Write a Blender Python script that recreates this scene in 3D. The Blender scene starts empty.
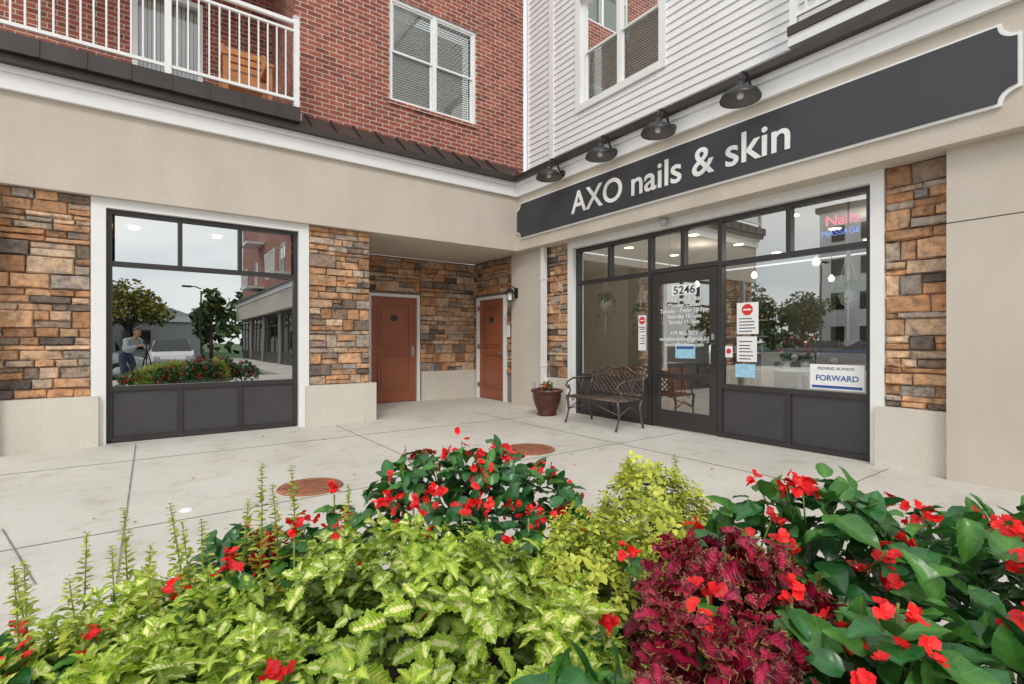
import bpy, math, random
import numpy as np
from mathutils import Vector, Matrix
random.seed(7); rng=np.random.default_rng(11)
scene=bpy.context.scene
YL=7.85; XR=6.05; H=1.25
# ------------------------------------------------------------------ materials
def newmat(name):
    m=bpy.data.materials.new(name); m.use_nodes=True
    nt=m.node_tree; b=nt.nodes['Principled BSDF']; return m,nt,b
def ramp(nt,fac,stops):
    r=nt.nodes.new('ShaderNodeValToRGB'); e=r.color_ramp.elements
    while len(e)<len(stops): e.new(0.5)
    for i,(p,c) in enumerate(stops):
        e[i].position=p; e[i].color=(c[0],c[1],c[2],1)
    nt.links.new(fac,r.inputs[0]); return r.outputs[0]
def noise(nt,vec,scale,detail=3,rough=.55):
    n=nt.nodes.new('ShaderNodeTexNoise'); n.inputs['Scale'].default_value=scale
    n.inputs['Detail'].default_value=detail; n.inputs['Roughness'].default_value=rough
    nt.links.new(vec,n.inputs['Vector']); return n.outputs[0]
def mixc(nt,fac,a,b,mode='MIX'):
    m=nt.nodes.new('ShaderNodeMix'); m.data_type='RGBA'; m.blend_type=mode
    for s,v in ((m.inputs[0],fac),(m.inputs[6],a),(m.inputs[7],b)):
        if isinstance(v,(int,float)): s.default_value=v
        elif isinstance(v,tuple): s.default_value=(v[0],v[1],v[2],1)
        else: nt.links.new(v,s)
    return m.outputs[2]
def bump(nt,b,h,strength,dist):
    n=nt.nodes.new('ShaderNodeBump'); n.inputs['Strength'].default_value=strength
    n.inputs['Distance'].default_value=dist; nt.links.new(h,n.inputs['Height'])
    nt.links.new(n.outputs[0],b.inputs['Normal'])
def simple(name,c,rough=.6,metal=0,var=.12,vs=3,bs=None,bstr=.3,bd=.005,spec=.5):
    m,nt,b=newmat(name)
    tc=nt.nodes.new('ShaderNodeTexCoord').outputs['Object']
    n=noise(nt,tc,vs,3)
    lo=tuple(x*(1-var) for x in c); hi=tuple(min(1,x*(1+var)) for x in c)
    nt.links.new(ramp(nt,n,[(.3,lo),(.7,hi)]),b.inputs['Base Color'])
    b.inputs['Roughness'].default_value=rough; b.inputs['Metallic'].default_value=metal
    b.inputs['Specular IOR Level'].default_value=spec
    if bs: bump(nt,b,noise(nt,tc,bs,2),bstr,bd)
    return m
M={}
def weathered(name,c,fine,bstr,bd,stain=.10):
    m,nt,b=newmat(name)
    tc=nt.nodes.new('ShaderNodeTexCoord').outputs['Object']
    mp=nt.nodes.new('ShaderNodeMapping'); mp.inputs['Scale'].default_value=(1.6,1.6,.4); nt.links.new(tc,mp.inputs[0])
    a=ramp(nt,noise(nt,tc,.9,4),[(.3,tuple(x*(1-stain) for x in c)),(.7,c)])
    s=ramp(nt,noise(nt,mp.outputs[0],1.5,3),[(.33,(.94,.93,.915)),(.6,(1,1,1))])
    f=ramp(nt,noise(nt,tc,fine,2),[(.3,(.88,.88,.88)),(.7,(1.0,1.0,1.0))])
    nt.links.new(mixc(nt,1.0,mixc(nt,1.0,a,s,'MULTIPLY'),f,'MULTIPLY'),b.inputs['Base Color'])
    b.inputs['Roughness'].default_value=.85; b.inputs['Specular IOR Level'].default_value=.25
    bump(nt,b,noise(nt,tc,fine,2),bstr,bd); return m
M['stucco']=weathered('stucco_beige',(.665,.595,.51),120,.6,.004)
M['lime']=weathered('limestone_base',(.72,.675,.59),60,.5,.004)
M['white']=simple('white_paint',(.82,.82,.81),.45,var=.03)
M['siding']=simple('white_siding',(.80,.80,.80),.5,var=.03,bs=40,bstr=.1,bd=.002)
M['bronze']=simple('bronze_frame',(.035,.032,.032),.38,var=.1,spec=.5)
M['panel']=simple('bronze_panel',(.055,.051,.055),.45,var=.12)
M['roof']=simple('dark_metal_roof',(.045,.036,.032),.4,metal=.2,var=.2)
M['black']=simple('black_metal',(.018,.018,.019),.4,var=.2)
M['shade_in']=simple('lamp_shade_inside',(.16,.155,.15),.5)
M['iron']=simple('cast_iron_brown',(.12,.085,.07),.45,metal=.3,var=.4,vs=20)
M['door']=simple('door_rust_paint',(.31,.098,.047),.42,var=.08)
M['dark']=simple('interior_dark',(.05,.05,.05),.8)
M['int_wall']=simple('interior_wall',(.34,.325,.30),.8,var=.05)
M['int_floor']=simple('interior_floor',(.22,.19,.16),.5)
M['blind']=simple('blind_slat',(.74,.73,.69),.6,var=.05)
M['curb']=simple('kerb_concrete',(.45,.43,.40),.9,bs=40)
M['asphalt']=simple('asphalt',(.06,.06,.062),.9,var=.25,vs=8,bs=200,bd=.004)
M['grass']=simple('grass',(.06,.11,.03),.95,var=.4,vs=6,bs=80,bd=.02)
M['paint']=simple('road_paint',(.75,.75,.72),.7)
M['bark']=simple('bark',(.10,.075,.055),.9,bs=25,bd=.02)
M['soil']=simple('soil',(.05,.035,.025),.95,var=.3,vs=15,bs=60,bd=.01)
M['sign']=simple('sign_charcoal',(.042,.043,.050),.5,var=.05)
M['signwhite']=simple('sign_white',(.85,.85,.83),.5,var=.02)
M['rust']=simple('rusty_cover',(.30,.12,.065),.85,var=.3,vs=12,bs=80,bd=.004)
M['pot']=simple('burgundy_pot',(.085,.025,.02),.3,var=.3,vs=8)
M['wood']=simple('orange_wood',(.50,.20,.06),.5,var=.2,vs=10)
M['grey']=simple('grey_wall',(.42,.43,.44),.8)
M['steel']=simple('steel',(.5,.5,.5),.35,metal=.8,var=.05)
M['paper']=simple('poster_paper',(.85,.85,.85),.6,var=.02)
M['blueprint']=simple('poster_blue',(.35,.62,.80),.6,var=.15,vs=20)
M['red']=simple('poster_red',(.70,.03,.03),.5,var=.05)
M['ink']=simple('ink_dark',(.03,.03,.04),.6)
M['inkblue']=simple('ink_blue',(.03,.10,.32),.6)
M['planter']=weathered('planter_concrete',(.45,.42,.38),60,.5,.004)
M['rubber']=simple('rubber',(.02,.02,.02),.8)
M['joint']=simple('joint_dark',(.22,.20,.18),.95,var=.3,vs=6)
M['litter']=simple('dry_leaf',(.25,.15,.06),.9,var=.5,vs=5)
M['skin']=simple('skin',(.50,.30,.21),.5,var=.06)
M['shirt']=simple('shirt_cloth',(.45,.50,.55),.9,var=.08,vs=15)
M['jeans']=simple('jeans_cloth',(.05,.07,.13),.9,var=.2,vs=20)
M['hair']=simple('hair_brown',(.06,.035,.02),.7,var=.3,vs=60)
for nm,c in (('car_white',(.7,.7,.7)),('car_grey',(.12,.13,.14)),('car_silver',(.42,.43,.44)),('car_blue',(.03,.08,.2)),('car_black',(.02,.02,.022))):
    M[nm]=simple(nm+'_paint',c,.2,var=.03)
M['carglass']=simple('car_glass',(.01,.012,.014),.05)
def emis(name,c,s):
    m,nt,b=newmat(name); b.inputs['Emission Color'].default_value=(*c,1); b.inputs['Emission Strength'].default_value=s
    b.inputs['Base Color'].default_value=(*c,1)
    try: m.cycles.emission_sampling='NONE'
    except Exception: pass
    return m
M['bulb']=emis('lit_bulb',(1,.82,.55),9)
M['neonp']=emis('neon_pink',(1,.12,.25),1.7)
M['neonb']=emis('neon_blue',(.15,.3,1),1.4)
def glass(name,fac,tint):
    m=bpy.data.materials.new(name); m.use_nodes=True; nt=m.node_tree; nt.nodes.clear()
    o=nt.nodes.new('ShaderNodeOutputMaterial'); mx=nt.nodes.new('ShaderNodeMixShader')
    t=nt.nodes.new('ShaderNodeBsdfTransparent'); t.inputs[0].default_value=(*tint,1)
    g=nt.nodes.new('ShaderNodeBsdfGlossy'); g.inputs['Roughness'].default_value=.0; g.inputs[0].default_value=(.92,.95,.94,1)
    lw=nt.nodes.new('ShaderNodeLayerWeight'); lw.inputs[0].default_value=.25
    mr=nt.nodes.new('ShaderNodeMapRange'); mr.inputs[3].default_value=fac; mr.inputs[4].default_value=1
    nt.links.new(lw.outputs['Fresnel'],mr.inputs[0]); nt.links.new(mr.outputs[0],mx.inputs[0])
    tc=nt.nodes.new('ShaderNodeTexCoord').outputs['Object']
    n=nt.nodes.new('ShaderNodeBump'); n.inputs['Strength'].default_value=.07; n.inputs['Distance'].default_value=.01
    nt.links.new(noise(nt,tc,1.3,1),n.inputs['Height']); nt.links.new(n.outputs[0],g.inputs['Normal'])
    nt.links.new(t.outputs[0],mx.inputs[1]); nt.links.new(g.outputs[0],mx.inputs[2]); nt.links.new(mx.outputs[0],o.inputs[0])
    return m
M['glassL']=glass('tinted_window_glass',.60,(.35,.37,.36))
M['glassR']=glass('storefront_glass',.38,(.80,.82,.81))
M['glassU']=glass('upper_window_glass',.12,(.9,.93,.9))
# brick
m,nt,b=newmat('red_brick'); M['brick']=m
uv=nt.nodes.new('ShaderNodeUVMap').outputs[0]
bt=nt.nodes.new('ShaderNodeTexBrick'); bt.inputs['Scale'].default_value=1
bt.inputs['Brick Width'].default_value=.215; bt.inputs['Row Height'].default_value=.075; bt.inputs['Mortar Size'].default_value=.0065
bt.inputs['Mortar Smooth'].default_value=.15; bt.inputs['Bias'].default_value=-.2
bt.inputs['Color1'].default_value=(.38,.105,.062,1); bt.inputs['Color2'].default_value=(.19,.05,.036,1); bt.inputs['Mortar'].default_value=(.58,.53,.48,1)
nt.links.new(uv,bt.inputs['Vector'])
tc=nt.nodes.new('ShaderNodeTexCoord').outputs['Object']
v=ramp(nt,noise(nt,tc,9,3),[(.3,(.72,.70,.68)),(.7,(1.12,1.1,1.08))])
nt.links.new(mixc(nt,1.0,bt.outputs['Color'],v,'MULTIPLY'),b.inputs['Base Color']); b.inputs['Roughness'].default_value=.85
inv=nt.nodes.new('ShaderNodeMath'); inv.operation='SUBTRACT'; inv.inputs[0].default_value=1; nt.links.new(bt.outputs['Fac'],inv.inputs[1])
bump(nt,b,inv.outputs[0],.6,.006)
# stone veneer
m,nt,b=newmat('stone_veneer'); M['stone']=m
at=nt.nodes.new('ShaderNodeAttribute'); at.attribute_name='Col'
tc=nt.nodes.new('ShaderNodeTexCoord').outputs['Object']
v=ramp(nt,noise(nt,tc,13,6,.72),[(.3,(.38,.37,.38)),(.5,(1,1,1)),(.72,(1.5,1.42,1.3))])
v2=ramp(nt,noise(nt,tc,5,2),[(.35,(.86,.87,.90)),(.65,(1.16,1.02,.88))])
nt.links.new(mixc(nt,1.0,mixc(nt,1.0,at.outputs['Color'],v,'MULTIPLY'),v2,'MULTIPLY'),b.inputs['Base Color'])
b.inputs['Roughness'].default_value=.9; b.inputs['Specular IOR Level'].default_value=.25
bump(nt,b,noise(nt,tc,30,5,.7),.9,.014)
# concrete pavement
m,nt,b=newmat('concrete_pavement'); M['concrete']=m
tc=nt.nodes.new('ShaderNodeTexCoord').outputs['Object']
a=ramp(nt,noise(nt,tc,.55,4,.6),[(.3,(.55,.52,.465)),(.5,(.63,.60,.54)),(.7,(.68,.65,.59))])
f=ramp(nt,noise(nt,tc,130,2),[(.3,(.82,.82,.82)),(.7,(1.0,1.0,1.0))])
st=ramp(nt,noise(nt,tc,2.3,6,.74),[(.30,(.78,.76,.73)),(.48,(1,1,1))])
sp_=ramp(nt,noise(nt,tc,21,2,.5),[(.25,(.5,.48,.45)),(.29,(1,1,1))])
nt.links.new(mixc(nt,1.0,mixc(nt,1.0,mixc(nt,1.0,a,f,'MULTIPLY'),st,'MULTIPLY'),sp_,'MULTIPLY'),b.inputs['Base Color'])
b.inputs['Roughness'].default_value=.85; b.inputs['Specular IOR Level'].default_value=.25
bump(nt,b,noise(nt,tc,200,2),.4,.003)
# ------------------------------------------------------------------ mesh builder
ident=lambda s,n,z:(s,n,z)
xfL=lambda s,n,z:(s,YL-n,z)
xfR=lambda s,n,z:(XR-n,s,z)
def empty(name,loc=(0,0,0)):
    e=bpy.data.objects.new(name,None); scene.collection.objects.link(e); e.location=loc; e.empty_display_size=.2; return e
class MB:
    def __init__(s,xf=ident): s.V=[];s.F=[];s.Mi=[];s.mats=[];s.sm=[];s.xf=xf
    def mi(s,m):
        m=M[m] if isinstance(m,str) else m
        if m not in s.mats: s.mats.append(m)
        return s.mats.index(m)
    def face(s,idx,m,sm=False): s.F.append(idx); s.Mi.append(s.mi(m)); s.sm.append(sm)
    def poly(s,pts,m,xf=None):
        xf=xf or s.xf; k=len(s.V); s.V+=[xf(*p) for p in pts]; s.face(list(range(k,k+len(pts))),m)
    def box(s,a0,a1,b0,b1,c0,c1,m,xf=None):
        xf=xf or s.xf; k=len(s.V)
        s.V+=[xf(a,b,c) for a in(a0,a1) for b in(b0,b1) for c in(c0,c1)]
        for f in((0,1,3,2),(4,6,7,5),(0,4,5,1),(2,3,7,6),(0,2,6,4),(1,5,7,3)): s.face([k+i for i in f],m)
    def prism(s,pts,b0,b1,m,xf=None,axis=1):
        xf=xf or s.xf; k=len(s.V); n=len(pts)
        s.V+=[xf(p[0],b0,p[1]) for p in pts]+[xf(p[0],b1,p[1]) for p in pts]
        s.face(list(range(k,k+n)),m); s.face(list(range(k+n,k+2*n))[::-1],m)
        for i in range(n):
            j=(i+1)%n; s.face([k+i,k+j,k+n+j,k+n+i],m)
    def tube(s,pts,r,m,n=8,xf=None,caps=True):
        xf=xf or s.xf; P=[Vector(xf(*p)) for p in pts]; R=r if isinstance(r,(list,tuple)) else [r]*len(P)
        k=len(s.V); up=None
        for i,p in enumerate(P):
            t=(P[min(i+1,len(P)-1)]-P[max(i-1,0)]).normalized()
            if up is None: up=Vector((0,0,1)) if abs(t.z)<.9 else Vector((1,0,0))
            a=t.cross(up).normalized(); bb=a.cross(t).normalized(); up=bb
            for j in range(n):
                q=2*math.pi*j/n; s.V.append(tuple(p+(a*math.cos(q)+bb*math.sin(q))*R[i]))
        for i in range(len(P)-1):
            for j in range(n):
                j2=(j+1)%n; s.face([k+i*n+j,k+i*n+j2,k+(i+1)*n+j2,k+(i+1)*n+j],m,True)
        if caps:
            s.face([k+j for j in range(n)][::-1],m); s.face([k+(len(P)-1)*n+j for j in range(n)],m)
    def lathe(s,c,prof,m,n=20,xf=None):
        xf=xf or s.xf; k=len(s.V)
        for r,z in prof:
            for j in range(n):
                q=2*math.pi*j/n; s.V.append(xf(c[0]+r*math.cos(q),c[1]+r*math.sin(q),c[2]+z))
        for i in range(len(prof)-1):
            for j in range(n):
                j2=(j+1)%n; s.face([k+i*n+j,k+i*n+j2,k+(i+1)*n+j2,k+(i+1)*n+j],m,True)
    def build(s,name,parent=None,bevel=0,recalc=True):
        me=bpy.data.meshes.new(name); me.from_pydata(s.V,[],s.F)
        for m in s.mats: me.materials.append(m)
        me.polygons.foreach_set('material_index',s.Mi); me.polygons.foreach_set('use_smooth',s.sm)
        if recalc:
            import bmesh
            bm=bmesh.new(); bm.from_mesh(me); bmesh.ops.recalc_face_normals(bm,faces=bm.faces); bm.to_mesh(me); bm.free()
        uvl=me.uv_layers.new(name='UVMap'); co=me.vertices
        for p in me.polygons:
            nx,ny,nz=(abs(c) for c in p.normal)
            for li in p.loop_indices:
                v=co[me.loops[li].vertex_index].co
                uvl.data[li].uv=(v.y,v.z) if nx>=ny and nx>=nz else ((v.x,v.z) if ny>=nz else (v.x,v.y))
        me.update(); o=bpy.data.objects.new(name,me); scene.collection.objects.link(o)
        if parent: o.parent=parent
        if bevel:
            bv=o.modifiers.new('b','BEVEL'); bv.width=bevel; bv.segments=2; bv.limit_method='ANGLE'; bv.angle_limit=math.radians(50)
        return o
def text(name,body,mat,origin,right,size=None,width=None,height=None,parent=None,ext=.004,off=0,align='LEFT',spacing=1.0):
    c=bpy.data.curves.new(name,'FONT'); c.body=body; c.size=size or 1; c.extrude=ext/(1); c.offset=off; c.align_x=align; c.space_line=spacing
    o=bpy.data.objects.new(name,c); scene.collection.objects.link(o); c.materials.append(M[mat])
    X=Vector(right); Z=Vector((0,0,1)); N=X.cross(Z)
    sx=1;sy=1
    if width:
        bpy.context.view_layer.update(); sx=width/o.dimensions.x; sy=sx if not height else height/o.dimensions.y
    o.matrix_world=Matrix(((X.x*sx,0,N.x,origin[0]),(X.y*sx,0,N.y,origin[1]),(0,sy,0,origin[2]),(0,0,0,1)))
    if parent: o.parent=parent
    return o
# ------------------------------------------------------------------ stones
PAL=[((.50,.30,.175),4),((.57,.43,.31),4),((.41,.235,.135),3),((.26,.205,.17),3),((.35,.315,.28),2),((.16,.135,.12),2),((.54,.355,.22),4),((.46,.38,.305),2)]
PALW=[c for c,w in PAL for _ in range(w)]
class Stones:
    def __init__(s): s.V=[];s.F=[];s.C=[]
    def stone(s,xf,a0,a1,z0,z1,n0):
        g=random.uniform(.002,.006); a0+=g;a1-=g;z0+=g;z1-=g
        if a1-a0<.02 or z1-z0<.02: return
        c=random.choice(PALW); k=random.uniform(.78,1.2); c=tuple(min(1,x*k) for x in c)
        t=random.uniform(.02,.06); nx,nz=5,4; k0=len(s.V); ins=.012
        tl,tr_=random.uniform(-.012,.012),random.uniform(-.012,.012)
        for i in range(nx):
            for j in range(nz):
                fa=i/(nx-1); fz=j/(nz-1)
                edge=i in(0,nx-1) or j in(0,nz-1)
                a=a0+(a1-a0)*fa; z=z0+(z1-z0)*fz
                if i==1:a=a0+ins
                if i==nx-2:a=a1-ins
                if j==1:z=z0+ins
                if j==nz-2:z=z1-ins
                a+=random.uniform(-.007,.007); z+=random.uniform(-.007,.007)
                n=n0+(t*.5 if edge else t+random.uniform(-.007,.007))+tl*(fa-.5)+tr_*(fz-.5)
                s.V.append(xf(a,n,z)); s.C.append(c)
        for i in range(nx-1):
            for j in range(nz-1):
                s.F.append([k0+i*nz+j,k0+(i+1)*nz+j,k0+(i+1)*nz+j+1,k0+i*nz+j+1])
        ring=[i*nz for i in range(nx)]+[(nx-1)*nz+j for j in range(1,nz)]+[i*nz+nz-1 for i in range(nx-2,-1,-1)]+[j for j in range(nz-2,0,-1)]
        kb=len(s.V)
        for r in ring:
            i,j=divmod(r,nz)
            s.V.append(xf(a0+(a1-a0)*i/(nx-1),n0-.005,z0+(z1-z0)*j/(nz-1))); s.C.append(c)
        for q in range(len(ring)):
            q2=(q+1)%len(ring); s.F.append([k0+ring[q],k0+ring[q2],kb+q2,kb+q])
    def area(s,xf,a0,a1,z0,z1,n0=0):
        z=z0
        while z<z1-.03:
            h=random.choice([.06,.085,.11,.14,.17,.20])
            if z+h>z1-.04: h=z1-z
            a=a0
            while a<a1-.01:
                w=random.uniform(.12,.42)
                if a+w>a1-.09: w=a1-a
                if h>.12 and random.random()<.4:
                    m=z+h*random.uniform(.38,.62); s.stone(xf,a,a+w,z,m,n0); 
                    if w>.28 and random.random()<.5:
                        q=a+w*random.uniform(.4,.6); s.stone(xf,a,q,m,z+h,n0); s.stone(xf,q,a+w,m,z+h,n0)
                    else: s.stone(xf,a,a+w,m,z+h,n0)
                else: s.stone(xf,a,a+w,z,z+h,n0)
                a+=w
            z+=h
    def build(s,name,parent):
        me=bpy.data.meshes.new(name); me.from_pydata(s.V,[],s.F)
        import bmesh
        bm=bmesh.new(); bm.from_mesh(me); bmesh.ops.recalc_face_normals(bm,faces=bm.faces); bm.to_mesh(me); bm.free()
        ca=me.color_attributes.new('Col','FLOAT_COLOR','POINT')
        ca.data.foreach_set('color',np.array([(*c,1) for c in s.C],dtype=np.float32).ravel())
        me.materials.append(M['stone']); o=bpy.data.objects.new(name,me); scene.collection.objects.link(o); o.parent=parent; return o
# ------------------------------------------------------------------ BUILDING
bld=empty('mixed_use_building')
W=MB()
ST=Stones()
M['mortar']=simple('mortar',(.24,.205,.175),.95,bs=60)
def pier(xf,a0,a1,base=True,ba0=None,ba1=None,depth=.3):
    W.box(a0,a1,-depth,-.002,0,3.02,'mortar',xf)
    z0=.6 if base else 0
    ST.area(xf,a0,a1,z0,3.0,0)
    if base: W.box(a0 if ba0 is None else ba0,a1 if ba1 is None else ba1,-.001,.12,0.0,.6,'lime',xf)
pier(xfL,-2.2,-.575,ba1=-.5)
pier(xfL,1.92,2.85,ba0=1.86,ba1=2.93)
xfB=lambda s,n,z:(s,9.8-n,z)
W.box(2.55,6.35,-.3,-.002,0,3.02,'mortar',xfB)
W.box(2.55,2.85,8.152,9.798,0,3.02,'stucco')
ST.area(xfB,2.86,3.5,.6,3.0); ST.area(xfB,3.5,4.66,2.30,3.0); ST.area(xfB,4.66,6.02,.6,3.0)
W.box(2.86,3.48,-.001,.08,0,.6,'lime',xfB); W.box(4.68,6.04,-.001,.08,0,.62,'lime',xfB)
W.box(8.15,9.8,-.3,-.002,0,3.02,'mortar',xfR)
ST.area(xfR,8.46,9.66,2.30,3.0); ST.area(xfR,9.66,9.8,.6,3.0); ST.area(xfR,8.15,8.46,.6,3.0)
W.box(7.2,8.15,-.3,.15,0,3.02,'stucco',xfR)
pier(xfR,6.58,7.2,ba0=6.55,ba1=7.19)
pier(xfR,1.35,1.87,ba0=1.36,ba1=1.93)
W.box(.35,1.35,-.3,.20,0,2.32,'stucco',xfR); W.box(.35,1.35,-.3,.195,2.332,3.02,'stucco',xfR)
W.box(.36,1.34,-.3,.18,2.32,2.332,'joint',xfR)
y=.35
while y>-27:
    pier(xfR,y-.7,y) if y>-9 else W.box(y-.7,y,-.3,.03,0,3.02,'mortar',xfR)
    y-=5.1
yend=y
W.box(-2.3,5.72,7.72,7.948,3.0,4.02,'stucco')
W.box(5.72,6.3,yend,7.948,3.0,4.02,'stucco')
W.box(-2.3,5.66,7.66,7.9,4.022,4.20,'white'); W.box(-2.32,5.62,7.62,7.9,4.202,4.27,'white')
W.box(5.66,6.2,yend,7.9,4.022,4.20,'white'); W.box(5.62,6.2,yend,7.9,4.202,4.27,'white')
W.box(-2.2,5.8,7.95,9.8,3.022,3.08,'stucco'); W.box(5.8,6.35,7.95,9.8,3.024,3.08,'stucco')
W.build('ground_floor_walls',bld)
ST.build('stone_veneer',bld)
Rf=MB()
Rf.box(-2.35,5.56,7.53,7.66,4.272,4.36,'roof'); Rf.box(5.53,5.66,yend,7.53,4.274,4.36,'roof')
Rf.poly([(1.75,7.55,4.361),(5.53,7.55,4.361),(5.93,7.95,4.68),(1.75,7.95,4.68)],'roof')
Rf.poly([(5.55,7.55,4.361),(6.0,7.95,4.52),(6.0,yend,4.52),(5.55,yend,4.361)],'roof')
x=1.9
while x<5.5:
    Rf.prism([(7.55,4.362),(7.55,4.40),(7.95,4.715),(7.95,4.68)],x,x+.025,'roof',xf=lambda a,b,c:(b,a,c)); x+=.36
Rf.box(-2.35,1.72,7.46,7.58,4.362,4.56,'roof')
x=-2.2
while x<1.7: Rf.box(x,x+.02,7.445,7.4605,4.362,4.56,'roof'); x+=.40
Rf.build('skirt_roof',bld)
U=MB()
def wall_hole(mb,xf,a0,a1,z0,z1,holes,m,th=.3,n=0):
    holes=sorted(holes); a=a0
    for h0,h1,b0,b1 in holes:
        mb.box(a,h0,n-th,n,z0,z1,m,xf); mb.box(h0,h1,n-th,n,z0,b0,m,xf); mb.box(h0,h1,n-th,n,b1,z1,m,xf); a=h1
    mb.box(a,a1,n-th,n,z0,z1,m,xf)
xfU=lambda s,n,z:(s,7.95-n,z)
TOP=10.4
wall_hole(U,xfU,1.75,6.05,4.5,7.8,[(3.24,4.94,5.3,7.05)],'brick')
wall_hole(U,xfU,1.75,6.05,7.8,TOP,[(3.24,4.94,8.4,10.1)],'brick')
U.box(1.75,2.05,8.25,9.6,4.5,TOP,'brick')
xfBal=lambda s,n,z:(s,9.6-n,z)
wall_hole(U,xfBal,-2.2,1.75,4.5,TOP,[(-.22,.7,4.56,6.75)],'brick')
U.box(-2.3,6.2,7.9,16,TOP,TOP+.2,'white')
U.box(-2.2,1.75,7.5,9.6,4.40,4.5,'curb')
U.box(-2.2,1.75,7.6,9.6,7.55,7.75,'curb')
U.box(3.20,4.98,7.92,7.949,5.235,5.298,'brick')
xfS=lambda s,n,z:(6.15-n,s,z)
wall_hole(U,xfS,-1.5,7.95,4.45,TOP,[(4.72,6.40,5.42,7.25)],'white',n=-.03)
holes=[]
for i in range(5):
    yy=-6.5-i*4.4
    if yy>yend+2: holes.append((yy-.8,yy+.8,5.3,7.0))
wall_hole(U,xfS,yend,-1.5,4.45,TOP,holes,'brick',n=0)
U.box(6.1,16,yend,7.9,TOP,TOP+.2,'white')
U.build('upper_walls',bld)
Bd=MB(); Bd.box(6.65,16,yend,1.0,0,TOP,'dark'); Bd.box(-2.2,2.5,11,16,0,TOP,'brick'); Bd.box(-2.2,-1.95,8.16,11,0,4.4,'brick'); Bd.build('building_core',bld)
S=MB(xfS)
def siding(a0,a1,z0,z1,n):
    h=.118; k=math.floor(z0/h)
    while k*h<z1-1e-4:
        b=max(z0,k*h); t=min(z1,(k+1)*h); f0=(b-k*h)/h; f1=(t-k*h)/h
        nb=n+.018*(1-f0)+.002; nt_=n+.018*(1-f1)+.002
        S.poly([(a0,nb,b),(a1,nb,b),(a1,nt_,t),(a0,nt_,t)],'siding')
        if f0==0: S.poly([(a0,n,b),(a1,n,b),(a1,nb,b),(a0,nb,b)],'siding')
        k+=1
siding(-1.5,4.60,4.5,TOP,0); siding(6.52,7.12,4.5,TOP,0); siding(4.60,6.52,4.5,5.30,0); siding(4.60,6.52,7.37,TOP,0); siding(7.24,7.93,4.5,TOP,-.02)
S.box(7.12,7.24,-.03,.035,4.5,TOP,'white')
S.box(4.60,4.72,-.03,.04,5.30,7.37,'white');S.box(6.40,6.52,-.03,.04,5.30,7.37,'white')
S.box(4.72,6.40,-.03,.04,7.25,7.37,'white');S.box(4.72,6.40,-.03,.05,5.30,5.42,'white')
S.box(7.90,7.94,-.03,.03,4.5,TOP,'white')
S.build('lap_siding',bld,recalc=False)
def win(name,xf,a0,a1,z0,z1,n=-.06,units=2,frame='white'):
    w=MB(xf); f=.055
    w.box(a0,a1,n-.06,n+.03,z0,z0+f,frame); w.box(a0,a1,n-.06,n+.03,z1-f,z1,frame)
    w.box(a0,a0+f,n-.06,n+.03,z0+f,z1-f,frame); w.box(a1-f,a1,n-.06,n+.03,z0+f,z1-f,frame)
    uw=(a1-a0-2*f)/units; mid=(z0+z1)/2
    for i in range(units):
        l=a0+f+i*uw; r=l+uw
        if i: w.box(l-.035,l+.035,n-.06,n+.032,z0+f,z1-f,frame)
        for (b,t,nn) in ((z0+f,mid+.02,n-.035),(mid-.02,z1-f,n-.005)):
            l2=l+(.035 if i else 0)+.001; r2=r-(.035 if i<units-1 else 0)-.001; q=.032
            w.box(l2,r2,nn-.015,nn+.015,b,b+q,frame); w.box(l2,r2,nn-.015,nn+.015,t-q,t,frame)
            w.box(l2,l2+q,nn-.015,nn+.015,b+q,t-q,frame); w.box(r2-q,r2,nn-.015,nn+.015,b+q,t-q,frame)
            w.poly([(l2+q,nn,b+q),(r2-q,nn,b+q),(r2-q,nn,t-q),(l2+q,nn,t-q)],'glassU')
        z=z0+f
        while z<z1-f:
            w.box(l+.04,r-.04,n-.105,n-.075,z,z+.004,'blind'); w.poly([(l+.04,n-.075,z+.004),(r-.04,n-.075,z+.004),(r-.04,n-.10,z+.028),(l+.04,n-.10,z+.028)],'blind'); z+=.042
    w.box(a0,a1,n-.5,n-.45,z0,z1,'dark')
    return w.build(name,bld)
win('brick_wall_window',xfU,3.24,4.94,5.3,7.05)
win('brick_wall_window_upper',xfU,3.24,4.94,8.4,10.1)
win('siding_window',xfS,4.72,6.40,5.42,7.25)
for i,h in enumerate(holes): win('south_wing_window_%d'%(i+1),xfS,h[0],h[1],h[2],h[3])
w=MB(xfBal)
w.box(-.22,.7,-.1,.03,6.68,6.75,'white');w.box(-.22,-.15,-.1,.03,4.56,6.68,'white');w.box(.63,.7,-.1,.03,4.56,6.68,'white');w.box(.20,.28,-.08,.02,4.56,6.68,'white')
w.box(-.15,.2,-.08,.02,4.56,4.66,'white');w.box(.28,.63,-.08,.02,4.56,4.66,'white')
w.poly([(-.15,-.04,4.66),(.2,-.04,4.66),(.2,-.04,6.68),(-.15,-.04,6.68)],'glassU');w.poly([(.28,-.04,4.66),(.63,-.04,4.66),(.63,-.04,6.68),(.28,-.04,6.68)],'glassU')
for k in range(14): w.box(-.14+k*.056,-.095+k*.056,-.16,-.15,4.6,6.7,'blind')
w.build('balcony_door',bld)
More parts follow.
